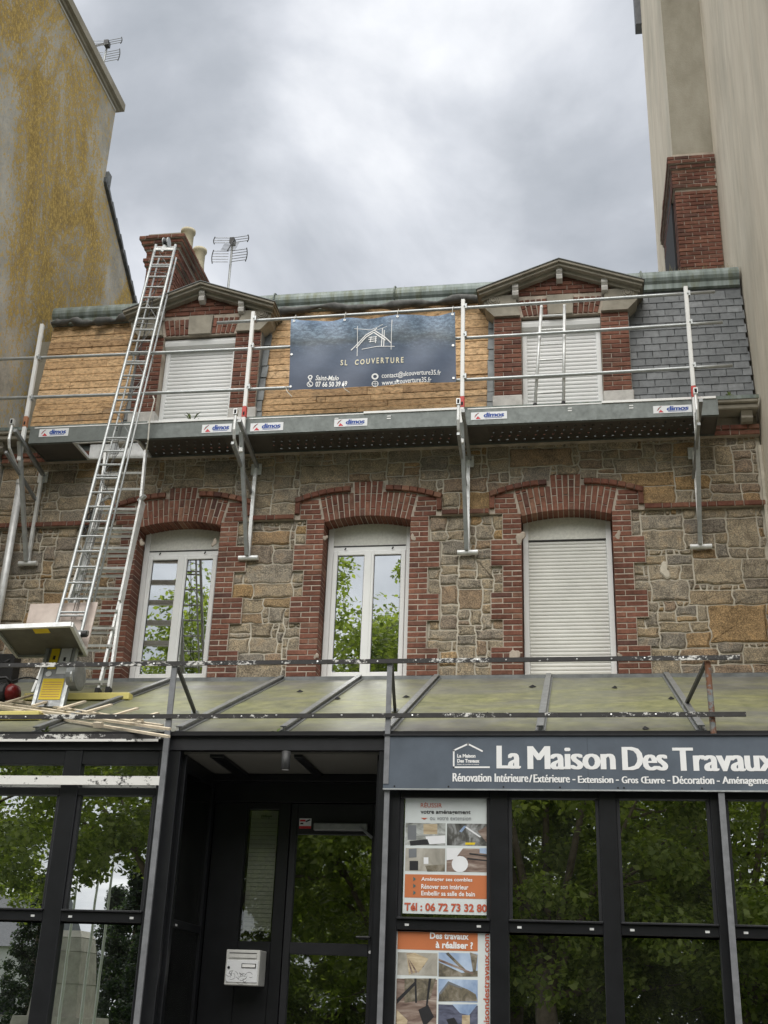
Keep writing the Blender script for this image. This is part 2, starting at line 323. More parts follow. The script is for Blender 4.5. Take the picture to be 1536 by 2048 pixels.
def materials():
    mk_stone(); mk_mortar('mortar', (.40,.365,.30), (.64,.59,.49)); mk_mortar('brick_mortar', (.27,.23,.19), (.54,.47,.39))
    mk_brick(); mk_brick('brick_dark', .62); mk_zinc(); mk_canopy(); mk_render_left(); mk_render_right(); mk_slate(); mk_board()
    simple('trim_stone', (.29,.265,.215), .85, 0, .25, 5, .5); simple('cap_stone', (.30,.275,.225), .9, 0, .3, 4, .6)
    simple('pale_plaster', (.55,.53,.50), .9, 0, .2, 9, .5); simple('lead', (.17,.18,.18), .6, .2, .3, 6, .3)
    simple('pvc', (.80,.81,.80), .35, 0, .03, 3); simple('shutter', (.76,.765,.755), .42, 0, .04, 2.5); simple('shutter_old', (.70,.70,.66), .5, 0, .09, 2.2)
    simple('pvc_grubby', (.66,.66,.60), .6, 0, .12, 30); simple('seal', (.02,.02,.022), .6)
    mk_galv('galv', (.46,.48,.48), .5, .42); mk_galv('alu', (.74,.75,.74), .3, .42); mk_galv('galv_dark', (.30,.31,.31), .6, .5); mk_galv('deck_side', (.155,.172,.163), .35, .5)
    mk_perf('perf_a', (.115,.105,.095), -7.2, .112); mk_perf('perf_b', (.115,.105,.095), -4.1, .112); simple('deck_under', (.11,.10,.09), .6, .3, .15, 5)
    simple('white_paint', (.80,.80,.78), .4, 0, .05); simple('red_paint', (.55,.06,.05), .45, 0, .1); simple('orange_brown', (.42,.19,.10), .6)
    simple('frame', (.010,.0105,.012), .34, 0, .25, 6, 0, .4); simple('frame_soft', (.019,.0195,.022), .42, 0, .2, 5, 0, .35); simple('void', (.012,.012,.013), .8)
    mk_glass('mirror_glass', .82, (.25,.27,.26), 0, .00015); mk_glass('house_glass', .80, (.55,.58,.57), .0, .0004); mk_glass('dark_glass', .16, (.35,.37,.36)); mk_glass('clear_glass', .06, (.8,.82,.8))
    mk_glass('door_glass', .62, (.3,.32,.31), .01, .001)
    mk_peel('peel_black', (.045,.043,.042), (.68,.67,.63), .735, .77); mk_peel('peel_white', (.045,.043,.042), (.74,.73,.69), .60, .64); mk_peel('rusty', (.22,.25,.25), (.19,.085,.045), .64, .70)
    simple('steel_post', (.20,.205,.215), .5, .3, .2, 12); simple('black_steel', (.03,.03,.03), .5, 0, .3, 10)
    simple('sign_grey', (.088,.108,.135), .5, 0, .16, 3.5); simple('white_print', (.80,.80,.79), .5, 0, .02); simple('cream_print', (.78,.72,.52), .5, 0, .02)
    simple('poster_white', (.62,.66,.65), .5, 0, .04); simple('poster_orange', (.50,.16,.06), .5, 0, .04); simple('orange_ink', (.47,.10,.05), .5, 0, .02); simple('dark_ink', (.02,.02,.022), .5); simple('grey_ink', (.16,.17,.18), .5); simple('teal_ink', (.04,.13,.13), .5)
    simple('blue_ink', (.01,.06,.32), .45, 0, .02); simple('red_ink', (.55,.03,.04), .45, 0, .02); simple('label_white', (.74,.75,.76), .4, 0, .03); simple('label_yellow', (.70,.52,.02), .5, 0, .08)
    mk_print('print_room', [(.3, (.05,.05,.045)), (.45, (.25,.26,.24)), (.6, (.5,.52,.5)), (.8, (.7,.72,.7))], 6, 1, 1.6)
    mk_print('print_attic', [(.3, (.025,.025,.025)), (.5, (.10,.10,.09)), (.65, (.35,.36,.36)), (.8, (.62,.64,.66))], 7, 1.5, 1)
    mk_print('print_beige', [(.3, (.20,.19,.16)), (.5, (.38,.36,.31)), (.75, (.52,.50,.45))], 4); mk_print('print_deck', [(.3, (.10,.065,.055)), (.5, (.22,.16,.13)), (.75, (.42,.36,.31))], 9, .5, 3)
    mk_print('print_sky', [(.3, (.16,.24,.40)), (.6, (.42,.52,.66)), (.8, (.6,.68,.76))], 4); mk_print('print_wood', [(.3, (.30,.22,.13)), (.6, (.56,.47,.32)), (.8, (.68,.60,.45))], 9, .6, 3)
    mk_print('print_house', [(.3, (.06,.055,.045)), (.5, (.16,.14,.10)), (.7, (.32,.29,.24))], 14); mk_print('print_slate', [(.3, (.05,.055,.08)), (.6, (.13,.14,.20)), (.8, (.24,.26,.34))], 9, 1, 3)
    mk_print('plywood', [(.3, (.40,.33,.29)), (.55, (.52,.44,.39)), (.75, (.60,.53,.47))], 3, 1, 1); simple('tray_under', (.125,.12,.10), .6, .2, .2, 6)
    simple('pale_wood', (.68,.59,.45), .7, 0, .2, 9, .2); simple('yellow_board', (.66,.58,.20), .6, 0, .12, 4); simple('black_rubber', (.015,.015,.016), .5); simple('motor_red', (.16,.012,.012), .3)
    simple('clay_pot', (.50,.455,.33), .8, 0, .15, 6, .3); simple('paper', (.72,.70,.62), .8, 0, .05, 3); simple('ceiling_panel', (.17,.165,.145), .8, 0, .06, 2)
    simple('letterbox_white', (.58,.58,.55), .45, 0, .1, 6); simple('scratch', (.10,.10,.10), .7); simple('weed', (.12,.16,.04), .7, 0, .4, 20); simple('dry_grass', (.22,.20,.09), .8, 0, .4, 20)
    simple('rope', (.62,.60,.54), .8, 0, .1, 40); simple('asphalt', (.05,.05,.052), .9, 0, .3, 12, .5); simple('paving', (.26,.25,.235), .85, 0, .2, 3, .4); simple('lawn', (.06,.09,.025), .9, 0, .35, 5)
    simple('bark', (.16,.13,.095), .9, 0, .4, 5, .8); simple('monument', (.40,.38,.33), .8, 0, .2, 3, .4); simple('house_white', (.62,.61,.58), .8, 0, .08, 2); simple('roof_slate', (.11,.115,.125), .6, 0, .2, 8)
    mk_leaf('leaf', (.085,.12,.025), (.15,.19,.045), (.25,.29,.085)); mk_leaf('needle', (.014,.028,.016), (.024,.042,.022), (.04,.06,.03))
    mk_banner(); simple('underlay', (.10,.10,.095), .8, 0, .5, 8, .6); simple('curtain', (.06,.062,.065), .8)
materials()

# ------------------------------------------------------------------ ground
D = 14.07                                   # plane of the stone facade
SF = 10.45                                  # plane of the shop glazing
def R(z): return z + HC                     # heights below are measured from the lens
def ground():
    b = MB(); b.box(-400, 400, -400, 400, -.5, -.004); build('ground', b, M['lawn'], kind='structure')
    b = MB(); b.box(-60, 60, -4.2, 6.6, -.3, .004); build('road', b, M['asphalt'], kind='structure')
    b = MB(); b.box(-60, 60, 6.75, 60, -.3, .12); build('pavement', b, M['paving'], kind='structure')
    b = MB(); b.cbox(-60, 60, 6.6, 6.75, -.3, .13, .015); build('kerb', b, M['cap_stone'], kind='structure')
    b = MB(); b.box(-60, 60, -7.2, -4.2, -.3, .11); build('pavement', b, M['paving'], kind='structure')
ground()

# ------------------------------------------------------------------ the stone house
HOUSE = empty('stone_house', (-2.6, D, 0), 'terraced granite rubble house with red brick window surrounds under scaffolding', 'house')
WC = [-5.183, -2.637, -.073]; OW = .565     # window axes and half width of the openings
ZS, ZA = R(3.88), R(6.02)                   # sill level, string course
XL, XR = -7.88, 2.385
BRICKS = []                                 # (parent, matrix, w, h, depth, material)
def frameM(p, u, n):                        # brick frame: x along u, y into the wall, z up
    u = Vector(u).normalized(); yv = -Vector(n).normalized(); zv = u.cross(yv).normalized()
    m = Matrix((u, yv, zv)).transposed().to_4x4(); m.translation = Vector(p); return m
def brick(parent, x, z, w, h, Y=D-.05, d=.06, tilt=0, mat='brick', jit=1):
    m = Matrix.Translation((x, Y+random.uniform(-.003, .003)*jit, z)) @ Matrix.Rotation(tilt+random.uniform(-.006, .006)*jit, 4, 'Y')
    BRICKS.append((parent, m, round(w, 3), round(h, 3), d, mat))
def bmesh(w, h, d, mb=None, Mx=None, tint=0.0):
    c = min(.006, w*.2, h*.2); a, b = w/2, h/2
    vs = [(-a,d,-b),(a,d,-b),(a,d,b),(-a,d,b),(-a,c,-b),(a,c,-b),(a,c,b),(-a,c,b),(-a+c,0,-b+c),(a-c,0,-b+c),(a-c,0,b-c),(-a+c,0,b-c)]
    fs = [(8,9,10,11)]
    for i in range(4):
        j = (i+1) % 4; fs += [(4+i, 4+j, 8+j, 8+i), (i, j, 4+j, 4+i)]
    mb = mb or MB()
    if Mx is not None: vs = [Mx @ Vector(v) for v in vs]
    return mb.add(vs, fs, 0, tint)
P = .071
def row(parent, x0, x1, z, lens, Y=D-.05, d=.06, mat='brick', h=.061, first=None):
    x = x0; i = 0
    while x < x1-.02:
        L = (first if (i == 0 and first) else lens[i % len(lens)]); e = min(x+L, x1)
        if x1-e < .05: e = x1
        brick(parent, (x+e)/2, z, e-x-.010, h, Y, d, 0, mat); x = e; i += 1
def hood(x): x = abs(x); return R(6.28) + .15*(1-((max(x, .22)-.22)/.755)**2)
def soffit(x): return R(5.965) + .075*(1-(x/OW)**2)
def strip(mb, xs, lo, hi, y0, y1):
    for a, b in zip(xs[:-1], xs[1:]):
        mb.hexa([(a,y0,lo(a+1e-4)),(b,y0,lo(b-1e-4)),(b,y1,lo(b-1e-4)),(a,y1,lo(a+1e-4)),(a,y0,hi(a+1e-4)),(b,y0,hi(b-1e-4)),(b,y1,hi(b-1e-4)),(a,y1,hi(a+1e-4))])
def house_shell():
    b = MB(); xs = [XL]
    for c in WC: xs += [c-OW-.01, c+OW+.01]
    xs.append(XR)
    for i in range(0, len(xs), 2): b.box(xs[i], xs[i+1], D, D+.45, ZS, R(6.05))
    b.box(XL, XR, D, D+.45, R(6.05), R(7.38)); b.box(XL, XR, D, D+.45, 0, ZS-.01)
    build('wall', b, M['mortar'], HOUSE)
    b = MB(); b.box(XL, XL+.3, D+.45, 20, 0, R(9.3)); b.box(XR-.3, XR, D+.45, 20, 0, R(9.3)); b.box(XL, XR, 20, 20.3, 0, R(9.3))
    b.box(XL+.3, XR-.3, D+.45, 20, R(3.4), R(3.6)); b.box(XL+.3, XR-.3, D+.6, 20, R(6.7), R(6.95)); build('party_wall', b, M['render_grey'], HOUSE)
house_shell()
def window_surround(c):
    b = MB()
    for s in (-1, 1):
        for k in range(6):
            z1 = ZA-.355*k; z0 = z1-.355; W = .25 if k % 2 == 0 else .40
            x0, x1 = (c+s*(OW+.008), c+s*(OW+W-.004)); b.box(min(x0,x1), max(x0,x1), D-.041, D+.26, z0, z1)
            for q in range(5):
                zc = z0+P*(q+.5); odd = (q+k) % 2
                ls = ([.125,.117] if odd else [.242]) if W < .3 else ([.125,.267] if odd else [.242,.15])
                x = OW
                for j, L in enumerate(ls): brick(HOUSE, c+s*(x+L/2), zc, L-.010, .0605, D-.047, .27 if j == 0 else .06); x += L
    strip(b, [c+x for x in (-.975,-.8,-OW,-.45,-.3,-.2,0,.2,.3,.45,OW,.8,.975)], lambda x: soffit(x-c)+.016 if abs(x-c) < OW else ZA,
          lambda x: R(6.535) if abs(x-c) < .2 else hood(x-c)+.03, D-.042, D+.26)
    build('surround_mortar', b, M['brick_mortar'], HOUSE)
    w = 2*OW/17
    for j in range(-8, 9):
        th = rad(12.5)*j/8; xb = j*w; key = abs(j) <= 2
        zb = soffit(xb); top = R(6.545) if key else hood(xb+.09*j/8)-.042
        Lt = (top-zb)/math.cos(th); cuts = ([.11,.215] if j % 2 else [.215,.11]); t = 0; i = 0
        while t < Lt-.03:
            L = min(cuts[i % 2], Lt-t)
            if Lt-t-L < .05: L = Lt-t
            tc = t+L/2; brick(HOUSE, c+xb+math.sin(th)*tc, zb+math.cos(th)*tc, w-.011+.010*tc, L-.010, D-.052, .28 if i == 0 else .07, th); t += L; i += 1
    for s in (-1, 1):
        for k in range(5):
            zc = ZA+P*(k+.5); zt = zc+P/2; xi = OW+.018+(zt-ZA+.05)*math.tan(rad(12.5)); xo = .975
            while hood(xo)-.028 < zt-.03 and xo > xi: xo -= .01
            if k < 4: xo = min(xo, .905)
            if xo-xi < .06: continue
            x = xi; i = 0; ls = [.22,.14] if k % 2 else [.12,.22,.1]
            while x < xo-.02:
                e = min(x+ls[i % len(ls)], xo); e = xo if xo-e < .05 else e
                brick(HOUSE, c+s*(x+e)/2, zc, e-x-.010, .0605); x = e; i += 1
        n = 7
        for k in range(n):
            xa = .235+(.975-.235)*(k+.5)/n; th = math.atan2(hood(xa+.03)-hood(xa-.03), .06)
            brick(HOUSE, c+s*xa, hood(xa), .100, .068, D-.095, .12, -s*th)
        brick(HOUSE, c+s*.94, ZA+.165, .066, .18, D-.075, .10)
for c in WC: window_surround(c)
def string_courses():
    ed = [XL]+[v for c in WC for v in (c-.975, c+.975)]+[XR]
    b = MB()
    for i in range(0, len(ed), 2): row(HOUSE, ed[i], ed[i+1], ZA+.035, [.22,.11,.22,.22,.11], D-.085, .10, 'brick', .064); b.box(ed[i]+.002, ed[i+1]-.002, D-.07, D+.02, ZA+.001, ZA+.069)
    for k in range(2): row(HOUSE, XL, XR, R(6.985)+P*(k+.5), [.22,.22,.11] if k else [.11,.22], D-.11-.02*k, .13, 'brick'); 
    b.box(XL, XR, D-.098, D+.02, R(6.988), R(6.985)+2*P); build('course_mortar', b, M['brick_mortar'], HOUSE)
    b = MB(); b.cbox(XL, XR-.02, D-.06, D+.05, R(7.13), R(7.26), .01); b.cbox(XL, XR-.02, D-.30, D+.05, R(7.26), R(7.33), .012); b.cbox(XL, XR-.02, D-.34, D+.05, R(7.33), R(7.40), .012)
    cor = build('cornice', b, M['cap_stone'], HOUSE)
    for k in range(12):
        x = XR-.16-k*.92; b = MB(); prof = [(D-.06,R(7.12)),(D-.20,R(7.12)),(D-.24,R(7.16)),(D-.22,R(7.20)),(D-.26,R(7.255)),(D-.06,R(7.255))]
        b.prism(prof, 'x', x-.07, x+.07); build('modillion', b, M['cap_stone'], cor)
    b = MB(); b.box(XL, XR-.01, D-.345, D+.02, R(7.402), R(7.425)); b.box(XL, XR-.01, D-.35, D-.343, R(7.375), R(7.425)); build('eaves_flashing', b, M['zinc'], HOUSE)
string_courses()

# rubble stones: a jittered lattice filled with blocks of different sizes
def rubble():
    dx, z0 = .074, ZS; dz = (ZA-ZS)/32; nx = int((XR-XL)/dx); nz = 32+1+14
    def blocked(x, z):
        for c in WC:
            u = abs(x-c)
            if z < ZA:
                k = int((ZA-z)/.355); W = .25 if k % 2 == 0 else .40
                if u < OW+W-.02: return True
            elif u < .96 and z < (R(6.53) if u < .2 else hood(u)+.02): return True
        return ZA < z < ZA+.07
    occ = np.zeros((nx, nz), bool)
    for i in range(nx):
        for j in range(nz): occ[i, j] = blocked(XL+dx*(i+.5), z0+dz*(j+.5))
    jx = RNG.uniform(-.020, .020, (nx+1, nz+1)); jz = RNG.uniform(-.012, .012, (nx+1, nz+1)); jx[0] = 0; jz[:, 0] = 0
    blocks = []
    def take(i, j, w, h, tint=None):
        if i+w > nx or j+h > nz or occ[i:i+w, j:j+h].any(): return False
        occ[i:i+w, j:j+h] = True; blocks.append((i, j, w, h, tint)); return True
    I = lambda x: int((x-XL)/dx); J = lambda z: int((R(z)-z0)/dz)
    take(I(1.66), J(4.32), 9, 7, .915); take(I(1.5), J(5.02), 8, 5, .2); take(I(.98), J(4.83), 6, 4, .4); take(I(.9), J(5.5), 7, 4, .45); take(I(1.95), J(5.5), 5, 6, .18)
    take(I(-7.6), J(4.72), 6, 5, .1); take(I(-7.55), J(5.38), 7, 5, .7); take(I(-3.75), J(4.1), 6, 3, .4)
    for j in range(nz):
        i = 0
        while i < nx:
            if occ[i, j]: i += 1; continue
            h = random.choices([1,2,3,4], [12,44,36,8])[0]; w = max(1, round(h*random.choice([1.0,1.3,1.6,1.9,2.2,2.6])+random.choice([0,1,1])))
            done = False
            while not done:
                done = take(i, j, w, h)
                if not done:
                    if w > 1 and (w >= h or h == 1): w -= 1
                    else: h -= 1
            i += w
    out = []
    for i, j, w, h, tint in blocks:
        ring = [(i+k, j) for k in range(w)]+[(i+w, j+k) for k in range(h)]+[(i+w-k, j+h) for k in range(w)]+[(i, j+h-k) for k in range(h)]
        pts = [Vector((XL+dx*a+jx[a, b], z0+dz*b+jz[a, b])) for a, b in ring]
        n = len(pts); ins = random.uniform(.005, .0085)
        def inset(pp, q):
            m = len(pp); r = []
            for t in range(m):
                a = (pp[t]-pp[t-1]); e = (pp[(t+1) % m]-pp[t]); na = Vector((-a.y, a.x)).normalized(); nb = Vector((-e.y, e.x)).normalized(); v = na+nb
                v = v/max(.6, v.length**2/2) if v.length > 1e-6 else na
                r.append(pp[t]+v*q)
            return r
        pts = inset(pts, ins)
        sm = []
        for t in range(n):
            a, e = pts[t], pts[(t+1) % n]; sm += [a*.86+e*.14, a*.14+e*.86]
        pr = random.uniform(.013, .025); o0 = sm; o1 = inset(sm, .005); o2 = inset(sm, min(.022, .2*dz*h)); m = len(sm)
        cen = sum(sm, Vector((0, 0)))/m; f = MB()
        ta, tb = random.uniform(-.03,.03), random.uniform(-.04,.04); dep = lambda p: D-pr+ta*(p.x-cen.x)+tb*(p.y-cen.y)
        vs = [(p.x, D+.01, p.y) for p in o0]+[(p.x, D-pr*.6+random.uniform(-.003,.003), p.y) for p in o1]+[(p.x, dep(p), p.y) for p in o2]
        fs = []
        for a in range(2):
            for t in range(m): u = (t+1) % m; fs.append((a*m+t, a*m+u, (a+1)*m+u, (a+1)*m+t))
        fs.append(tuple(range(2*m, 3*m)))
        tn = (tint if tint is not None else random.random())*.98+.01
        out.append((w*h, f.add(vs, fs, 0, tn)))
    out.sort(key=lambda q: -q[0])
    for a, f in out[:300]: build('stone', f, M['stone'], HOUSE)
    rest = MB()
    for a, f in out[300:]: rest.add(f.v, f.f, 0, f.t[0])
    build('small_stones', rest, M['stone'], HOUSE, kind='stuff')
rubble()

# ---- upstairs windows
def pane(parent, x0, x1, z0, z1, Y, mat='house_glass', name='pane'):
    b = MB(); b.box(x0, x1, Y, Y+.006, z0, z1); return build(name, b, M[mat], parent)
def slat_mesh(w, p, mat, d=.012):
    b = MB(); prof = [(0.000,0),(-d*.7,p*.12),(-d,p*.45),(-d*.75,p*.80),(0.0,p*.97),(.004,p*.97),(.004,0)]
    b.prism(prof, 'x', -w/2, w/2); return b.mesh('slat', M[mat])
def shutter(parent, c, hw, z0, z1, Y, p, mat, holes=False):
    me = slat_mesh(2*hw, p, mat); z = z1-p
    while z > z0+.02: place('slat', me, Matrix.Translation((c, Y+random.uniform(-.0012,.0012), z)) @ Matrix.Rotation(random.uniform(-.0012,.0012), 4, 'Y'), parent); z -= p
    b = MB(); b.cbox(c-hw, c+hw, Y-.012, Y+.004, z0, z+p-.002, .003)
    if holes:
        for s in (-1, 1): b.tube([(c+s*hw*.62, Y-.006, z0+.045), (c+s*hw*.62, Y-.024, z0+.045)], .012, 8, 1)
    build('bottom_rail', b, [M[mat], M['seal']], parent)
def casement(c, label):
    Y = D+.215; x0, x1 = c-OW+.005, c+OW-.005; zt = R(5.70)
    b = MB(); b.cbox(x0, x0+.075, Y, Y+.07, ZS, R(6.04), .006); b.cbox(x1-.075, x1, Y, Y+.07, ZS, R(6.04), .006); b.cbox(x0+.073, x1-.073, Y+.002, Y+.07, ZS, ZS+.06, .006); b.cbox(x0+.073, x1-.073, Y+.004, Y+.07, zt-.045, zt+.03, .006)
    win = build('window', b, M['pvc'], HOUSE, label=label)
    b = MB(); b.cbox(x0+.075, x1-.075, Y+.012, Y+.07, zt+.03, R(6.05), .005); build('shutter_box', b, M['pvc_grubby'], win)
    b = MB(); b.box(x0+.08, x1-.08, Y-.004, Y+.004, zt+.02, zt+.034); build('slot', b, M['seal'], win)
    for s in (-1, 1):
        a0, a1 = sorted((c+s*.004, c+s*(OW-.083))); b = MB(); t = .062
        b.cbox(a0, a0+t, Y-.012, Y+.05, ZS+.05, zt-.04, .007); b.cbox(a1-t, a1, Y-.012, Y+.05, ZS+.05, zt-.04, .007)
        b.cbox(a0+t-.004, a1-t+.004, Y-.010, Y+.05, ZS+.05, ZS+.05+.09, .007); b.cbox(a0+t-.004, a1-t+.004, Y-.010, Y+.05, zt-.04-t, zt-.04, .007)
        sash = build('sash', b, M['pvc'], win); pane(sash, a0+t-.003, a1-t+.003, ZS+.137, zt-.04-t+.003, Y+.018)
        b = MB(); g = .006; X0, X1, Z0, Z1 = a0+t, a1-t, ZS+.14, zt-.04-t
        for q in ((X0,X0+g,Z0,Z1),(X1-g,X1,Z0,Z1),(X0,X1,Z0,Z0+g),(X0,X1,Z1-g,Z1)): b.box(q[0], q[1], Y+.010, Y+.017, q[2], q[3])
        build('seal', b, M['seal'], sash)
        b = MB(); n = 10; xa, xb = (a0+t, a0+t+.10) if s > 0 else (a1-t-.10, a1-t)
        for k in range(n):
            u, v = xa+(xb-xa)*k/n, xa+(xb-xa)*(k+1)/n; ya, yb = Y+.10+.025*(k % 2), Y+.10+.025*((k+1) % 2); b.add([(u,ya,ZS+.1),(v,yb,ZS+.1),(v,yb,zt),(u,ya,zt)], [(0,1,2,3)])
        build('curtain', b, M['curtain'], win)
    b = MB(); b.box(c-.030, c+.030, Y-.022, Y-.008, ZS+.06, zt-.05); build('meeting_stile', b, M['pvc'], win)
    for k in (-.33, .3):
        b = MB(); b.tube([(c+k, Y-.02, zt-.03), (c+k+.02, Y-.03, zt-.005)], .009, 6); build('catch', b, M['seal'], win)
casement(WC[0], 'white double casement nearest the ladders'); casement(WC[1], 'white double casement in the middle bay')
def shutter_window(c):
    Y = D+.20; x0, x1 = c-OW+.005, c+OW-.005; zt = R(5.74); b = MB()
    b.cbox(x0, x0+.07, Y, Y+.08, ZS, R(6.04), .006); b.cbox(x1-.07, x1, Y, Y+.08, ZS, R(6.04), .006); b.box(x0+.07, x1-.07, Y+.05, Y+.08, ZS, zt)
    win = build('window', b, M['pvc'], HOUSE, label='window closed by a white roller shutter')
    b = MB(); b.cbox(x0+.068, x1-.068, Y+.004, Y+.08, zt, R(6.05), .005); build('shutter_box', b, M['pvc_grubby'], win)
    b = MB(); b.box(x0+.07, x1-.07, Y+.002, Y+.012, zt-.012, zt); build('slot', b, M['seal'], win)
    shutter(win, c, OW-.078, ZS+.01, zt-.012, Y+.03, .0475, 'shutter_old', True)
shutter_window(WC[2])
# chipped plaster patches left on the brick jambs
def patches():
    for x, y, s in ((1040,1075,.10),(1236,1070,.07),(1028,1310,.11),(1240,1312,.05),(650,1075,.05),(826,1075,.06),(632,1312,.05),(283,1085,.06),(1330,1140,.11),(428,1085,.06)):
        p = aY(x, y, D-.052 if x != 1330 else D-.03); b = MB(); n = 30; f1, f2 = random.uniform(0,6), random.uniform(0,6); rr = [s*(.72+.2*math.sin(2*t+f1)+.13*math.sin(3*t+f2)+random.uniform(-.05,.05)) for t in [2*math.pi*k/n for k in range(n)]]; pts = [(p.x+.8*rr[k]*math.cos(2*math.pi*k/n), p.z+1.15*rr[k]*math.sin(2*math.pi*k/n)) for k in range(n)]
        vs = [(a, p.y+.012, z) for a, z in pts]+[(p.x+(a-p.x)*.8, p.y+.001, p.z+(z-p.z)*.8) for a, z in pts]+[(p.x, p.y-.001, p.z)]
        fs = [(k, (k+1) % n, n+(k+1) % n, n+k) for k in range(n)]+[(n+k, n+(k+1) % n, 2*n) for k in range(n)]
        b.add(vs, fs); build('plaster_patch', b, M['mortar'] if x == 1330 else M['brick_mortar'], HOUSE)
patches()

# ---- mansard slope: bare boards on the left and in the middle, slates on the right
SY0, SZ0, SY1, SZ1 = D-.02, R(7.44), D+.22, R(9.42)
SLOPE = math.atan2(SY1-SY0, SZ1-SZ0); SLEN = math.hypot(SY1-SY0, SZ1-SZ0)
def sM(x, t, off=0):                        # on the slope: x, distance up the slope, proud of it
    return Matrix.Translation((x, SY0+t*math.sin(SLOPE)-off*math.cos(SLOPE), SZ0+t*math.cos(SLOPE)+off*math.sin(SLOPE))) @ Matrix.Rotation(-SLOPE, 4, 'X')
XM0 = -7.60
def mansard():
    mp = [(SY0+.03,SZ0-.1),(SY1+.03,SZ1+.1),(SY1+.4,SZ1+.1),(SY0+.4,SZ0-.1)]; b = MB(); b.prism(mp, 'x', XM0+.01, WC[0]-.6); b.prism(mp, 'x', WC[0]+.6, WC[2]-.6); b.prism(mp, 'x', WC[2]+.6, XR-.01); build('mansard_slope', b, M['underlay'], HOUSE)
    b = MB(); b.prism([(SY1,SZ1+.18),(17.2,R(10.1)),(20.3,R(9.3)),(SY1,R(9.2))], 'x', XM0+.02, XR-.01); build('roof', b, M['roof_slate'], HOUSE)
    cache = {}
    for x0, x1 in ((XM0, WC[0]-.93), (WC[0]+.93, WC[2]-.93)):
        t = 0; k = 0
        while t < SLEN-.02:
            h = min(random.choice([.105,.12,.13,.14]), SLEN-t); x = x0
            cuts = sorted([x0+(x1-x0)*random.uniform(.1,.9) for _ in range(random.choice([0,1]) if x1-x0 < 2 else random.choice([1,2,3]))])+[x1]
            for e in cuts:
                key = (round(e-x, 2), h)
                if key not in cache: q = MB(); q.cbox(-(e-x)/2+.002, (e-x)/2-.002, 0, .025, .003, h-.003, .004); cache[key] = q.mesh('board', M['board'])
                place('board', cache[key], sM((x+e)/2, t, random.uniform(-.006, .006)) @ Matrix.Rotation(random.uniform(-.003, .003), 4, 'Y'), HOUSE); x = e
            t += h
    # slates
    p = .118; w = .205; nrow = int(SLEN/p); me = {}
    for r in range(nrow):
        x = WC[2]+.90-(w/2 if r % 2 else 0)
        while x < XR-.01:
            a = max(x, WC[2]+.88); e = min(x+w, XR)
            if e-a > .03:
                key = round(e-a, 2)
                if key not in me: q = MB(); q.cbox(-(e-a)/2+.003, (e-a)/2-.003, 0, .010, 0, p*1.35, .0025); me[key] = q.mesh('slate', M['slate'])
                place('slate', me[key], sM((a+e)/2, r*p, .020+random.uniform(0, .003)) @ Matrix.Rotation(rad(-4.2)+random.uniform(-.004,.004), 4, 'X') @ Matrix.Rotation(random.uniform(-.006,.006), 4, 'Y'), HOUSE)
            x += w
    # soakers beside the dormers
    for xc in (WC[0]+.955, WC[0]-.955, WC[2]-.955):
        t = .02
        while t < 1.75:
            L = random.uniform(.17,.23); b = MB(); b.cbox(-.045, .045, -.012, .004, 0, L, .003); o = place('soaker', b.mesh('soaker', M['lead']), sM(xc+random.uniform(-.008,.008), t, .03+random.uniform(0,.012)) @ Matrix.Rotation(rad(-3)+random.uniform(-.03,.03), 4, 'X') @ Matrix.Rotation(random.uniform(-.05,.05), 4, 'Y'), HOUSE); t += L-.015
    # zinc roll along the top of the slope
    prof = [(SY1-.02,R(9.40)),(SY1-.05,R(9.42)),(SY1-.05,R(9.50))]
    for k in range(9): a = rad(-40+k*17); prof.append((SY1+.11-.20*math.cos(a), R(9.60)+.165*math.sin(a)))
    prof += [(SY1+.9, R(9.80)), (SY1+.9, R(9.40))]
    joints = [XM0-.02, -5.9, -4.2, -2.42, -.6, 1.05, XR-.02]
    for a, e in zip(joints[:-1], joints[1:]): b = MB(); b.prism(prof, 'x', a+.002, e-.002); build('zinc_roll', b, M['zinc'], HOUSE, smooth=False)
    for xj in joints[1:-1]:
        b = MB(); q = [(y-.012 if y < SY1+.1 else y, z+.012) for y, z in prof[2:-1]]; b.tube([(xj, y, z) for y, z in q], .012, 6); build('zinc_joint', b, M['zinc'], HOUSE)
    # torn underlay bunched below the roll
    for xa, xb, zc in ((WC[0]+.95, WC[2]-.98, 9.385), (XM0, WC[0]-1.1, 9.40)):
        n = 30; pts = []; rs = []
        for k in range(n+1):
            f = k/n; pts.append((xa+(xb-xa)*f, SY1-.10+.02*math.sin(f*19), R(zc)+.02*math.sin(f*9)+.01*math.sin(f*31))); rs.append((.05+.018*math.sin(f*23)+.012*math.sin(f*47))*(1 if .04 < f < .96 else .5))
        b = MB(); b.tube(pts, rs, 9); build('underlay_roll', b, M['underlay'], HOUSE, smooth=True)
    b = MB()
    for k in range(420):
        x = random.choice([random.uniform(XM0, XR), random.uniform(1.0, XR), random.uniform(-4.0, -1.4)]); y = SY1+random.uniform(.1, .3); h = random.uniform(.03,.13)*(1.5 if x > 1.3 else .7); a = random.uniform(-.05,.05); zt = R(9.76)
        b.add([(x-.004,y,zt),(x+.004,y,zt),(x+a,y-random.uniform(-.03,.03),zt+h)], [(0,1,2)])
    build('roof_grass', b, M['dry_grass'], kind='stuff', label='dry grass tufts growing along the zinc roll', cat='grass')
mansard()

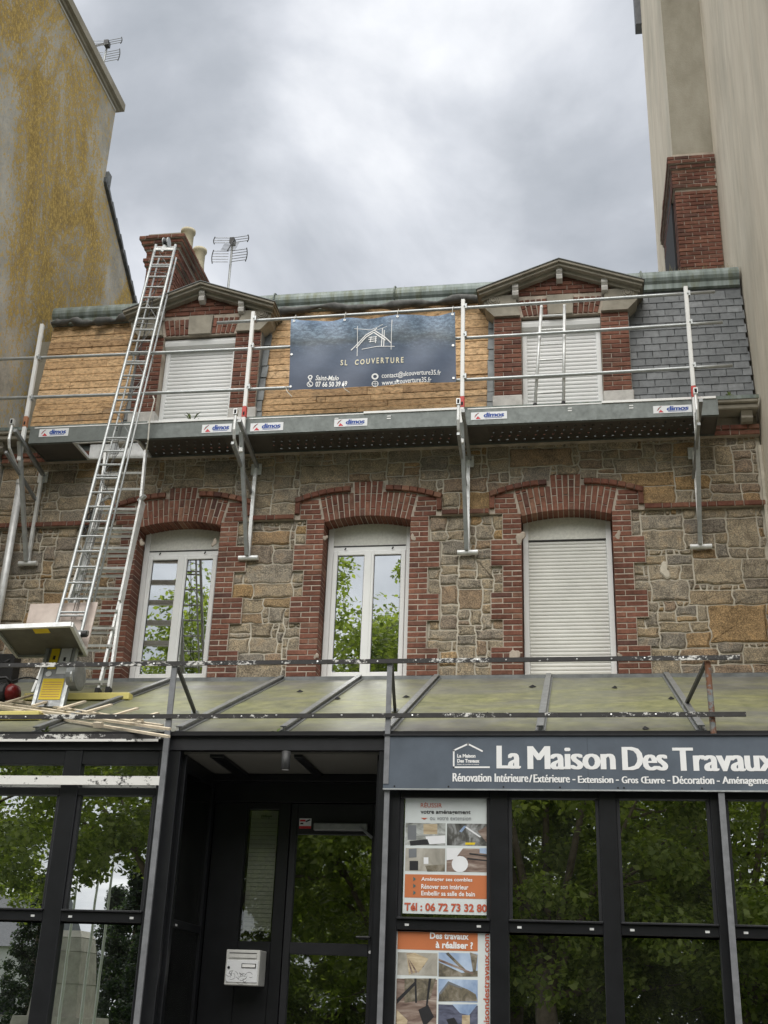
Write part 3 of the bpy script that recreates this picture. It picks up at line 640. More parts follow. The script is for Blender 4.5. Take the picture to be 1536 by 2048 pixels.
# ---- dormers
def dormer(c, label):
    F = D-.08; g = lambda x: R(9.69)-.375*abs(x)
    b = MB()
    for s in (-1, 1):
        x0, x1 = sorted((c+s*.535, c+s*.905)); b.box(x0, x1, F+.010, F+.45, R(7.3), R(8.93))
    b.box(c-.90, c+.90, F+.010, F+.45, R(8.93), R(9.25)); xs = [c+x for x in (-1.0,-.5,0,.5,1.0)]; strip(b, xs, lambda x: R(9.25), lambda x: max(R(9.26), g(x-c)), F+.012, F+.9)
    dm = build('dormer', b, M['brick_mortar'], HOUSE, label=label)
    for s in (-1, 1): b = MB(); x0, x1 = sorted((c+s*.88, c+s*.915)); b.box(x0, x1, F+.05, F+.8, R(7.4), R(9.3)); build('cheek', b, M['lead'], dm)
    for s in (-1, 1):
        b = MB(); x0, x1 = sorted((c+s*.53, c+s*.925)); b.cbox(x0, x1, F-.012, F+.3, R(7.42), R(7.72), .01); build('plinth_block', b, M['pale_plaster'], dm)
        for k in range(17):
            zc = R(7.725)+P*(k+.5); ls = [.125,.25] if k % 2 else [.25,.125]; x = .532
            for j, L in enumerate(ls): brick(dm, c+s*(x+L/2), zc, L-.010, .061, F, .24 if j == 0 else .3); x += L
        b = MB(); q = [(.545,8.935),(.90,8.935),(1.03,9.08),(1.05,9.20),(.98,9.275),(.62,9.265)]
        b.prism([(c+s*x, R(z)) for x, z in q], 'y', F-.05, F+.45); kn = build('kneeler', b, M['trim_stone'], dm)
        b = MB()
        for r, yy in ((.082, F-.058), (.056, F-.066), (.03, F-.074)):
            ring = [(c+s*.91+r*math.cos(2*math.pi*k/18), R(9.185)+r*math.sin(2*math.pi*k/18)) for k in range(18)]; b.prism(ring, 'y', yy, F-.04); b.tube([(x, yy-.004, z) for x, z in ring+ring[:1]], .009, 6)
        build('scroll', b, M['trim_stone'], dm)
        for j in range(5):
            th = s*rad(3+2.4*j); xb = .20+j*.068; Lt = .27; cuts = [.16,.11] if j % 2 else [.11,.16]; t = 0
            for i, L in enumerate(cuts): tc = t+L/2; brick(dm, c+s*xb+math.sin(th)*tc, R(8.94)+tc*math.cos(th), .058, L-.01, F-.004, .25 if i == 0 else .1, th); t += L
    b = MB(); b.prism([(c-.165,R(8.935)),(c+.165,R(8.935)),(c+.18,R(9.24)),(c-.18,R(9.24))], 'y', F-.035, F+.3); build('keystone', b, M['trim_stone'], dm)
    k = 0
    while True:
        zc = R(9.265)+P*(k+.5); hw = (R(9.70)-(zc+P/2))/.375
        if hw < .08: break
        hw = min(hw, .95); row(dm, c-hw, c+hw, zc, [.22], F-.004, .1, 'brick', .061, .22 if k % 2 else .11); k += 1
    # raking cornice
    for nm, y0, zo, th, ext in (('cornice_slab', F-.21, .0, .034, 1.12), ('cornice_moulding', F-.17, -.036, .04, 1.10), ('cornice_bed', F-.085, -.078, .05, 1.07)):
        for s in (-1, 1):
            pl = [(c, R(9.70)+zo), (c+s*ext, R(9.70)+zo-.375*ext), (c+s*ext, R(9.70)+zo-.375*ext-th), (c, R(9.70)+zo-th)]
            b = MB(); b.prism(pl, 'y', y0, F+.7 if nm == 'cornice_slab' else F+.5); build(nm, b, M['trim_stone'], dm)
    for xb in (-.605, 0, .605):
        zt = R(9.62)-.375*abs(xb); b = MB(); prof = [(F,zt),(F-.125,zt),(F-.125,zt-.05),(F-.09,zt-.085),(F-.115,zt-.12),(F-.10,zt-.165),(F-.03,zt-.19),(F,zt-.19)]
        b.prism(prof, 'x', c+xb-.042, c+xb+.042); build('bracket', b, M['pale_plaster'], dm)
    b = MB()
    for s in (-1, 1): b.prism([(c, R(9.712)), (c+s*1.135, R(9.712)-.375*1.135), (c+s*1.135, R(9.702)-.375*1.135), (c, R(9.702))], 'y', F-.225, F+.9)
    build('zinc_cover', b, M['lead'], dm)
    # roller shutter
    Y = F+.15; b = MB(); b.cbox(c-.53, c-.465, Y, Y+.07, R(7.4), R(8.78), .005); b.cbox(c+.465, c+.53, Y, Y+.07, R(7.4), R(8.78), .005); b.box(c-.47, c+.47, Y+.05, Y+.08, R(7.4), R(8.78)); build('shutter_guide', b, M['pvc'], dm)
    prof = [(Y+.09,R(8.925)),(Y-.035,R(8.925)),(Y-.085,R(8.90)),(Y-.10,R(8.85)),(Y-.09,R(8.80)),(Y-.06,R(8.765)),(Y+.0,R(8.752)),(Y+.09,R(8.752))]
    b = MB(); b.prism(prof, 'x', c-.53, c+.53); build('shutter_hood', b, M['shutter'], dm)
    shutter(dm, c, .468, R(7.42), R(8.75), Y+.028, .0585, 'shutter')
dormer(WC[0], 'pedimented brick dormer behind the hoist'); dormer(WC[2], 'pedimented brick dormer behind the small hanging ladder')

# ---- chimneys
def brick_face(parent, p0, u, n, W, H, mat='brick', off=0):
    k = 0; p0 = Vector(p0); u = Vector(u).normalized()
    while (k+1)*P <= H+.02:
        x = -(.11 if (k+off) % 2 else 0.0)
        while x < W-.02:
            a = max(0, x); e = min(W, x+.22)
            if e-a > .03: BRICKS.append((parent, frameM(p0+u*((a+e)/2)+Vector((0,0,P*(k+.5)))+Vector(n)*random.uniform(-.004,.005), u, n), round(e-a-.01, 3), .061, .05, mat))
            x += .22
        k += 1
def chimney_left():
    a, e = aY(297, 500, 15.3), aY(356, 497, 15.3); x0, x1 = a.x, e.x; y0, y1 = 15.3, 16.9
    b = MB(); b.box(x0+.012, x1-.012, y0+.012, y1, R(9.5), R(11.55)); ch = build('chimney', b, M['brick_mortar'], HOUSE, label='red brick chimney with two clay pots')
    zb = R(9.75)
    brick_face(ch, (x0, y0, zb), (1,0,0), (0,-1,0), x1-x0, 1.37); brick_face(ch, (x1, y0, zb), (0,1,0), (1,0,0), y1-y0, 1.37, off=1)
    for j, (o, z0, n) in enumerate(((.03, 11.11, 1), (.055, 11.185, 1), (.02, 11.26, 2), (.06, 11.42, 1), (.10, 11.495, 1), (.135, 11.57, 1), (.03, 11.645, 1))):
        b = MB(); b.box(x0-o+.01, x1+o-.01, y0-o+.01, y1+o, R(z0)+.002, R(z0)+P*n); build('corbel', b, M['brick_mortar'], ch)
        brick_face(ch, (x0-o, y0-o, R(z0)), (1,0,0), (0,-1,0), x1-x0+2*o, P*n, off=j); brick_face(ch, (x1+o, y0-o, R(z0)), (0,1,0), (1,0,0), y1-y0+2*o, P*n, 'brick', j)
    b = MB(); b.box(x0-.02, x1+.025, y0-.03, y1, R(11.40), R(11.42)); build('mortar_band', b, M['pale_plaster'], ch)
    b = MB(); b.box(x0-.02, x1+.02, y0-.02, y1, R(11.716), R(11.74)); build('flaunching', b, M['cap_stone'], ch)
    for px, py, k in ((377, 462, 0), (400, 500, 1)):
        t = aZ(px, py, R(12.22)); b = MB(); q = R(11.72)-t.z
        b.lathe(t, [(.115,q),(.10,q+.2),(.10,-.07),(.125,-.05),(.125,0),(.10,0),(.08,-.1)], 18); build('chimney_pot', b, M['clay_pot'], ch, smooth=True)
chimney_left()
def chimney_right():
    y0 = 15.62; x0 = aY(1352, 420, y0).x; x1 = XR+.01; y1 = 17.6; zt = 12.55
    b = MB(); b.box(x0+.012, x1, y0+.012, y1, R(9.4), R(zt)+.3); ch = build('chimney', b, M['brick_mortar'], HOUSE, label='dark brick chimney against the tall rendered building')
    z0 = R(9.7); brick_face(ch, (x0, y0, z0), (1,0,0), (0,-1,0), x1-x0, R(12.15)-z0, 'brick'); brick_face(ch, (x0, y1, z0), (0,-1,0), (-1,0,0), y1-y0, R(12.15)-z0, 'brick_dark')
    b = MB(); b.box(x0-.03, x0+.02, y0+.35, y1, R(9.5), R(12.6)); build('dark_side_sheet', b, M['void'], ch)  # near-black sheet covering the rear part of the stack's left face
    for j, (o, z, n) in enumerate(((.03, 12.16, 5), (.055, 12.52, 1), (.085, 12.60, 2))):
        b = MB(); b.box(x0-o+.01, x1, y0-o+.01, y1+o, R(z)+.002, R(z)+P*n); build('corbel', b, M['brick_mortar'], ch)
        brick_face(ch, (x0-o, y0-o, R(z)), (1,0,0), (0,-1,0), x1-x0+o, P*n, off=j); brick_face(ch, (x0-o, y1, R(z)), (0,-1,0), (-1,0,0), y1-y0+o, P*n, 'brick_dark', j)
chimney_right()

def lay_bricks():                           # the 300 that show largest are objects, the rest one mesh per part
    sc = []
    for i, (par, m, w, h, d, mat) in enumerate(BRICKS):
        q = m.translation-CAM; sc.append((w*h/q.length_squared*max(.05, -(m.to_3x3() @ Vector((0,-1,0))).dot(q.normalized()) if True else 0), i))
    sc.sort(reverse=True); top = set(i for _, i in sc[:300]); cache = {}; rest = {}
    for i, (par, m, w, h, d, mat) in enumerate(BRICKS):
        if i in top:
            key = (w, h, d, mat)
            if key not in cache: cache[key] = bmesh(w, h, d).mesh('brick', M[mat])
            place('brick', cache[key], m, par)
        else: bmesh(w, h, d, rest.setdefault((par.name, mat), (par, MB()))[1], m, random.uniform(.01, .99))
    for (pn, mat), (par, mb) in rest.items(): build('brickwork', mb, M[mat], par, kind='stuff')
lay_bricks()

# ------------------------------------------------------------------ lettering
def text_geo(body, bold=0.0, shear=0.0, spacing=1.0):
    cu = bpy.data.curves.new('lettering', 'FONT'); cu.body = body; cu.size = 1; cu.offset = bold; cu.shear = shear; cu.space_character = spacing; cu.resolution_u = 3
    o = bpy.data.objects.new('lettering', cu); me = bpy.data.meshes.new_from_object(o)
    v = np.array([q.co[:2] for q in me.vertices]); f = [tuple(p.vertices) for p in me.polygons]
    bpy.data.objects.remove(o); bpy.data.curves.remove(cu); bpy.data.meshes.remove(me); return v, f
def text(mb, body, x0, x1, z0, z1, Y, mi=0, bold=0.0, shear=0.0, spacing=1.0, fn=None, tilt=0.0, vert=False, fat=0.0):
    if fat:
        for i, o in enumerate((-1, -.5, 0, .5, 1)): text(mb, body, x0+fat+o*fat, x1-fat+o*fat, z0, z1, Y-.0003*i, mi, bold, shear, spacing, fn, tilt, vert)
        return mb
    v, f = text_geo(body, bold, shear, spacing); lo, hi = v.min(0), v.max(0); u = (v-lo)/(hi-lo)
    if vert: pts = [(x1-(x1-x0)*b, Y, z0+(z1-z0)*a) for a, b in u]
    else: pts = [(x0+(x1-x0)*a, Y, z0+(z1-z0)*b+tilt*(x1-x0)*a) for a, b in u]
    if fn: pts = [fn(p) for p in pts]
    mb.add(pts, f, mi); return mb
def quad(mb, x0, x1, z0, z1, Y, mi=0, d=.002): mb.box(x0, x1, Y, Y+d, z0, z1, mi); return mb
def pxbox(x0, y0, x1, y1, Y): a = aY(x0, y1, Y); b = aY(x1, y0, Y); return a.x, b.x, a.z, b.z

# ------------------------------------------------------------------ neighbouring buildings
def left_building():
    X = -7.9; r = empty('rendered_building', (-10.5, 13, 0), 'tall lichen-stained rendered building left of the stone house', 'building')
    b = MB(); b.prism([(9.9,0),(17.62,0),(17.62,R(12.07)),(15.78,R(13.25)),(15.78,R(15.0)),(9.9,R(15.0))], 'x', X, X-6); build('wall', b, M['render_left'], r)
    b = MB(); b.box(X-6, X+.10, 9.7, 15.93, R(15.0), R(15.16)); b.box(X-6, X+.04, 9.75, 15.86, R(14.93), R(14.998)); build('coping', b, M['render_grey'], r)
    b = MB(); b.tube([(X+.012, 9.9, R(14.88)), (X+.012, 15.75, R(14.88))], .012, 6); build('cable', b, M['pvc'], r)
    n = 16; p0, p1 = Vector((0, 15.74, R(13.34))), Vector((0, 17.75, R(12.05)))
    for k in range(n):
        a = p0+(p1-p0)*k/n; e = p0+(p1-p0)*(k+1.25)/n; b = MB(); b.prism([(a.y,a.z+.05),(e.y,e.z+.02),(e.y,e.z-.05),(a.y,a.z-.05)], 'x', X-.6, X+.05+.008*(k % 2)); build('verge_slate', b, M['slate'], r)
    b = MB(); b.box(X-6, X+.05, 15.79, 15.93, R(13.3), R(13.55)); build('abutment_flashing', b, M['lead'], r)
left_building()
def right_building():
    X = XR+.015; r = empty('rendered_building', (6, 15, 0), 'tall beige streaked rendered building right of the slate roof', 'building')
    b = MB(); b.box(X, X+7, 9.9, 19.55, 0, R(24)); build('wall', b, M['render_right'], r)
    xf = aY(1340, 250, 15.72).x; b = MB(); b.box(xf+.001, X-.001, 15.722, 19.5, R(9.45), R(24)); build('flue_breast', b, M['render_right'], r)
    b = MB(); b.box(xf+.004, X-.002, 15.70, 15.7215, R(9.45), R(24)); build('flue_facing', b, M['render_grey'], r)
    e = aY(1283, 50, 19.6); b = MB(); b.box(xf-.12, xf+.3, 19.45, 19.75, e.z-.1, R(24)); build('gutter_end', b, M['roof_slate'], r)
    b = MB(); pts = []
    for k in range(14): pts.append((X-.02+random.uniform(-.006,.006), D-.06, ZS+.1+k*.22))
    b.tube(pts, .035, 6); build('mortar_fillet', b, M['mortar'], r)
right_building()

# ------------------------------------------------------------------ roofers' console scaffold
PX = [-7.27, -4.21, -1.34, 1.535]; DF, DB = 13.385, 13.955; DZ0, DZ1 = R(6.98), R(7.205)
def plate(parent, px0, py0, px1, py1):
    Y = DF-.0045; x0, x1, z0, z1 = pxbox(px0, py0, px1, py1, Y); w, h = x1-x0, z1-z0
    b = MB(); quad(b, x0, x1, z0, z1, Y, 0, .003); q = Y-.0012
    text(b, 'dimos', x0+.35*w, x0+.92*w, z0+.30*h, z0+.90*h, q, 1, .012, .12, fat=.004); b.box(x0+.38*w, x0+.86*w, q, q+.001, z0+.17*h, z0+.23*h, 1)
    cx, cz, s = x0+.19*w, z0+.5*h, .38*h
    b.add([(cx-s*.7,q,cz-s*1.05),(cx+s*.95,q,cz-s*1.05),(cx-s*.0,q,cz-s*.05)], [(0,1,2)], 2)
    for k in range(4):
        a = cx-s*1.1+k*.12*s; b.add([(a,q,cz-s*.35+k*.26*s),(a+.16*s,q,cz-s*.45+k*.26*s),(a+s*1.15,q,cz+s*.85+k*.06*s),(a+s*.98,q,cz+s*.95+k*.06*s)], [(0,1,2,3)], 2)
    build('maker_plate', b, [M['label_white'], M['blue_ink'], M['red_ink']], parent)
def deck(x0, x1, label, perf, plates, hatch=None):
    d = empty('scaffold_deck', ((x0+x1)/2, (DF+DB)/2, DZ0), label, 'scaffold deck', 'decks of the roof-edge scaffold')
    b = MB(); b.box(x0, x1, DF, DF+.004, DZ0, DZ1); b.box(x0, x1, DF, DF+.05, DZ0, DZ0+.004); b.box(x0, x1, DF+.004, DF+.04, DZ1-.004, DZ1); build('front_channel', b, M['deck_side'], d)
    b = MB(); b.box(x0, x1, DB-.004, DB, DZ0, DZ1); build('back_channel', b, M['deck_side'], d)
    b = MB(); b.box(x0, x0+.004, DF+.004, DB-.004, DZ0+.004, DZ1); b.box(x1-.004, x1, DF+.004, DB-.004, DZ0+.004, DZ1); build('end_plate', b, M['deck_side'], d)
    b = MB(); zf = DZ0+.02
    if hatch:
        h0, h1 = hatch; segs = ((x0+.004, h0, 1), (h1, x1-.3, 0), (x1-.3, x1-.004, 1))
    else: segs = ((x0+.004, x0+.3, 1), (x0+.3, x1-.16, 0), (x1-.16, x1-.004, 1))
    for a, e, solid in segs: b = MB(); b.box(a, e, DF+.004, DB-.004, zf, zf+.003); build('floor_plate', b, M['deck_under' if solid else perf], d)
    if hatch:
        b = MB(); t = .035
        for q in ((h0,h1,DF+.01,DF+.01+t),(h0,h1,DB-.03-t,DB-.03),(h0,h0+t,DF+.01,DB-.03),(h1-t,h1,DF+.01,DB-.03)): b.box(q[0], q[1], q[2], q[3], DZ0-.012+(.002 if q[1]-q[0] < .1 else 0), zf+.01)
        b.box(h0+.03, h1-.03, DB-.07, DB-.055, DZ0, DZ1-.02); build('hatch_frame', b, M['alu'], d)
        b = MB(); b.box(h0+.32, h0+.46, DB-.08, DB-.071, DZ0+.05, DZ1-.01); build('hatch_stiffener', b, M['galv'], d)
        b = MB(); b.bar((h0+.05, DB-.06, DZ1), (h0+.05, DB-.02, DZ1+.02), .03, .02); b.prism([(DB-.10,DZ1),(DB-.05,DZ1),(DB+.0,DZ1+.10)], 'x', h0+.15, h0+.62); build('hatch_lid', b, M['black_rubber'], d)
    for u in ([.15,.4] if hatch else [.42,.66]):
        b = MB(); xx = x0+(x1-x0)*u; b.box(xx, xx+.05, DF-.003, DF-.0005, DZ1-.05, DZ1-.037); b.box(xx, xx+.05, DF-.003, DF-.0005, DZ1-.085, DZ1-.072); build('slot', b, M['void'] if hatch else M['white_paint'], d)
    for p in plates: plate(d, *p)
    b = MB(); xa, xb = x0+(x1-x0)*.02, x0+(x1-x0)*.56; b.box(xa, xb, DF-.004, DF+.03, DZ1+.001, DZ1+.016); b.box(xb-.02, x1-.02, DF-.014, DF+.03, DZ1+.003, DZ1+.034); build('edge_strip', b, M['white_paint'], d)
deck(PX[0]+.06, PX[1]-.002, 'grey steel scaffold deck with an open hatch at the ladders', 'perf_a', [(77,856,138,874),(403,847,464,866)], (-6.58, -5.66))
deck(PX[1]+.002, PX[2]-.002, 'grey steel scaffold deck in the middle below the navy banner', 'perf_b', [(500,844,567,863),(668,836,735,854)])
deck(PX[2]+.002, 1.82, 'grey steel scaffold deck in front of the slates and right dormer', 'perf_b', [(942,822,1014,840),(1307,809,1383,827)])
def console(i, label, seg, cyl):
    x = PX[i]+.02; r = empty('scaffold_console', (x, D, R(5.55)), label, 'scaffold bracket', 'consoles carrying the scaffold decks')
    zt, zp = R(6.80), R(5.49); yw = D-.075; yf = 13.02
    b = MB(); b.tube([(x-.13, D-.07, zp), (x+.13, D-.07, zp)], .033, 12); build('wall_pad', b, M['alu'], r)
    b = MB(); b.bar((x, yw, zp+.02), (x, yw, zt+.03), .045, .045, (0,1,0)); build('wall_tube', b, M['alu'], r)
    b = MB(); b.bar((x+.02, yw, zt), (x+.02, yf, R(7.0)), .045, .05); build('arm', b, M['galv_dark'], r)
    b = MB(); b.bar((x-.012, yw-.03, zp+.03), (x-.012, yf+.22, R(6.95)), .05, .05, (1,0,0)); build('strut', b, M['galv'], r)
    b = MB(); b.bar((x-.03, yw, R(6.42)), (x-.03, 12.98, R(6.66)), .035, .04); build('brace', b, M['galv_dark'], r)
    b = MB(); b.tube([(x-.035, yf, R(7.08)), (x-.035, yf-.015, R(6.86)), (x-.035, yf+.03, R(6.76)), (x-.035, yf+.30, R(6.62))], .02, 8); build('handle', b, M['alu'], r)
    b = MB(); b.box(x-.06, x-.01, yf-.03, yf+.03, R(7.08), R(7.16)); b.box(x-.05, x-.02, yf-.032, yf-.029, R(7.09), R(7.145), 1); build('socket', b, [M['alu'], M['void']], r)
    b = MB(); b.box(x-.07, x+.07, D-.05, D-.03, zt-.10, zt+.06); b.tube([(x+.05, D-.05, zt+.02), (x+.05, D-.09, zt+.02)], .018, 8); build('anchor_plate', b, M['alu'], r)
    b = MB(); y = 13.335; xp = PX[i]; b.cbox(xp-.026, xp+.026, y-.026, y+.026, R(6.70), R(7.21), .006); b.cbox(xp-.026, xp+.026, y-.026, y+.026, R(7.36), R(8.83), .006); post = build('guard_post', b, M['white_paint'], r)
    b = MB(); b.cbox(xp-.029, xp+.029, y-.029, y+.029, R(7.205), R(7.362), .006); b.box(xp-.012, xp+.012, y-.0305, y-.028, R(7.23), R(7.28), 1); build('paint_band', b, [M['orange_brown' if i == 0 else 'red_paint'], M['void']], post)
    b = MB()
    for z in (8.72, 8.29, 7.66):
        if i == 0 and z > 8.5: continue
        b.box(xp+.026, xp+.05, y-.03, y+.05, R(z)-.035, R(z)+.035); b.tube([(xp+.02, y-.045, R(z)), (xp+.02, y-.02, R(z))], .011, 6)
    build('clamp', b, M['galv'], post)
for i, l in enumerate(('aluminium wall console at the far left beside the downpipe', 'aluminium wall console between the left and middle windows', 'aluminium wall console between the middle and shuttered windows', 'aluminium wall console at the far right below the slates')): console(i, l, 8, 0)
def rail(p0, p1, label):
    b = MB(); n = 10; a, e = Vector(p0), Vector(p1)
    b.tube([a+(e-a)*k/n+Vector((0,0,-.008*math.sin(math.pi*k/n))) for k in range(n+1)], .0225, 10)
    build('guard_rail', b, M['galv'], None, label, 'guard rail', 'scaffold guard rail tubes', base=a, smooth=True)
RY = 13.375
def on_rail(px, py): p = aY(px, py, RY); return p
rail(on_rail(434,646), on_rail(1430,583.5), 'top guard rail tube running behind the banner top to the slates')
rail(on_rail(-40,720), on_rail(640,691), 'middle guard rail tube crossing the boards and left dormer')
rail(on_rail(860,680), on_rail(1445,644.5), 'middle guard rail tube crossing the right dormer and slates')
rail(on_rail(-40,798), on_rail(640,773), 'lowest guard rail tube crossing the boards and left dormer')
rail(on_rail(860,763), on_rail(1465,731), 'lowest guard rail tube crossing the right dormer and slates')

# ------------------------------------------------------------------ banner
def banner():
    Yb = 13.30; TL, TR, BL, BR = [aY(*p, Yb) for p in ((583,640),(910,624),(578,783),(912,762))]
    def wav(x, z):
        f = (x-TL.x)/(TR.x-TL.x); g = (z-BL.z)/(TL.z-BL.z); return -.016*math.sin(f*9+g*2)-.012*math.sin(f*19-g*6)-.02*(1-g)*math.sin(f*3.3+1)-.012*math.sin(f*31+g*9)*g*g
    eye = [.02, .33, .655, .985]
    def sag(f): return sum(0 for _ in ()) - .035*max(math.sin(math.pi*((f-a)/(b-a)))**1 if a <= f <= b else 0 for a, b in zip(eye[:-1], eye[1:]))
    nx, nz = 60, 26; b = MB(); vs = []
    for j in range(nz+1):
        g = j/nz
        for i in range(nx+1):
            f = i/nx; t = TL.lerp(TR, f); q = BL.lerp(BR, f); p = q.lerp(t, g)
            vs.append((p.x, Yb+wav(p.x, p.z), p.z+sag(min(max(f, .02), .985))*g**3-.012*math.sin(f*7)*(1-g)**3))
    k = nx+1; b.add(vs, [(j*k+i, j*k+i+1, (j+1)*k+i+1, (j+1)*k+i) for j in range(nz) for i in range(nx)])
    r = empty('banner', (BL+BR)/2, 'navy printed roofing banner tied to the scaffold rails', 'banner'); build('vinyl_sheet', b, M['banner'], r, smooth=True)
    fn = lambda p: (p[0], Yb-.006+wav(p[0], p[2]), p[2])
    def T(body, x0, y0, x1, y1, mat, nm='lettering', bold=.02, shear=0, sp=1.0, tilt=0):
        a = aY(x0, y1, Yb); e = aY(x1, y0, Yb); m = MB(); text(m, body, a.x, e.x, a.z, a.z+aY(x0, y0, Yb).z-a.z, Yb, 0, bold, shear, sp, fn, tilt); build(nm, m, M[mat], r)
    T('SL  COUVERTURE', 681, 720, 807, 731, 'cream_print', sp=1.5, bold=.02, tilt=-.005)
    T('Saint-Malo', 632, 754, 678, 764, 'white_print', shear=.25); T('07 66 50 39 69', 632, 766, 695, 777, 'white_print', bold=.03)
    T('contact@slcouverture35.fr', 763, 745, 882, 758, 'white_print', bold=.01); T('www.slcouverture35.fr', 763, 759.5, 863, 769.5, 'white_print', bold=.01)
    def line(pts, w, nm='logo_line'):
        m = MB()
        for (a0, b0), (a1, b1) in zip(pts[:-1], pts[1:]):
            p, q = aY(a0, b0, Yb), aY(a1, b1, Yb); d = (q-p); n = Vector((-d.z, 0, d.x)).normalized()*w/2; N = 5; V = []
            for t in range(N+1): c = p+d*t/N; V += [fn(tuple(c+n)), fn(tuple(c-n))]
            m.add(V, [(2*t, 2*t+1, 2*t+3, 2*t+2) for t in range(N)])
        build(nm, m, M['white_print'], r)
    Z = lambda x, y: (640+x/6.982, 620+y/6.982)
    for pts, w in (([(430,555),(640,345),(795,250)], .014), ([(500,520),(640,375),(750,305),(915,430)], .016), ([(750,270),(905,385),(1000,475)], .014), ([(525,230),(515,635)], .008), ([(1010,155),(995,560)], .008), ([(480,265),(700,272),(880,205)], .007), ([(790,275),(940,240)], .006),
                   ([(580,540),(800,515),(1045,518)], .009), ([(875,255),(860,515)], .012), ([(900,285),(892,515)], .012), ([(680,380),(795,370)], .011), ([(675,408),(790,402)], .011), ([(685,440),(790,432)], .011), ([(715,365),(700,450)], .010), ([(780,360),(775,465)], .010)):
        line([Z(*p) for p in pts], w)
    def ring(cx, cy, ro, ri):
        c = aY(cx, cy, Yb); m = MB(); n = 20; V = []
        for t in range(n): a = 2*math.pi*t/n; V += [fn((c.x+ro*math.cos(a), Yb, c.z+ro*math.sin(a))), fn((c.x+ri*math.cos(a), Yb, c.z+ri*math.sin(a)))]
        m.add(V, [(2*t, 2*t+1, (2*t+3) % (2*n), (2*t+2) % (2*n)) for t in range(n)]); build('icon', m, M['white_print'], r)
    ring(750, 753, .046, .024); ring(750, 767, .044, .034); ring(621.5, 772, .042, .032); ring(622, 758, .032, .016)
    line([(744,767),(756,767)], .006, 'icon'); line([(750,761),(750,773)], .006, 'icon'); line([(618.5,769),(620.5,773.5),(624.5,775)], .014, 'icon'); line([(619.5,761),(622,766),(624.5,761)], .010, 'icon')
    for f, g in [(e, .965) for e in eye]+[(.012,.05),(.33,.03),(.655,.05),(.985,.05),(.01,.5),(.985,.52)]:
        p = BL.lerp(BR, f).lerp(TL.lerp(TR, f), g); c = Vector(fn(tuple(p))); m = MB(); m.tube([(c.x, c.y-.003, c.z), (c.x, c.y+.003, c.z)], .017, 12); build('eyelet', m, M['alu'], r)
        if g > .9: m = MB(); m.tube([(c.x, c.y-.008, c.z), (c.x, c.y-.01, c.z+.05), (c.x, RY-.03, R(8.75)), (c.x, RY+.03, R(8.75))], .004, 5); build('cord', m, M['rope'], r)
    p = BL; m = MB(); m.tube([p+Vector((.03,-.02,.03)), p+Vector((-.06,.02,.09)), p+Vector((-.02,-.02,-.01)), p+Vector((.05,-.02,-.09))], .006, 5); build('cord', m, M['rope'], r)
    p = BL.lerp(BR, .33); m = MB(); m.tube([p+Vector((0,-.02,.03)), p+Vector((.02,-.03,-.03)), p+Vector((.09,-.02,-.08))], .005, 5); build('cord', m, M['rope'], r)
banner()

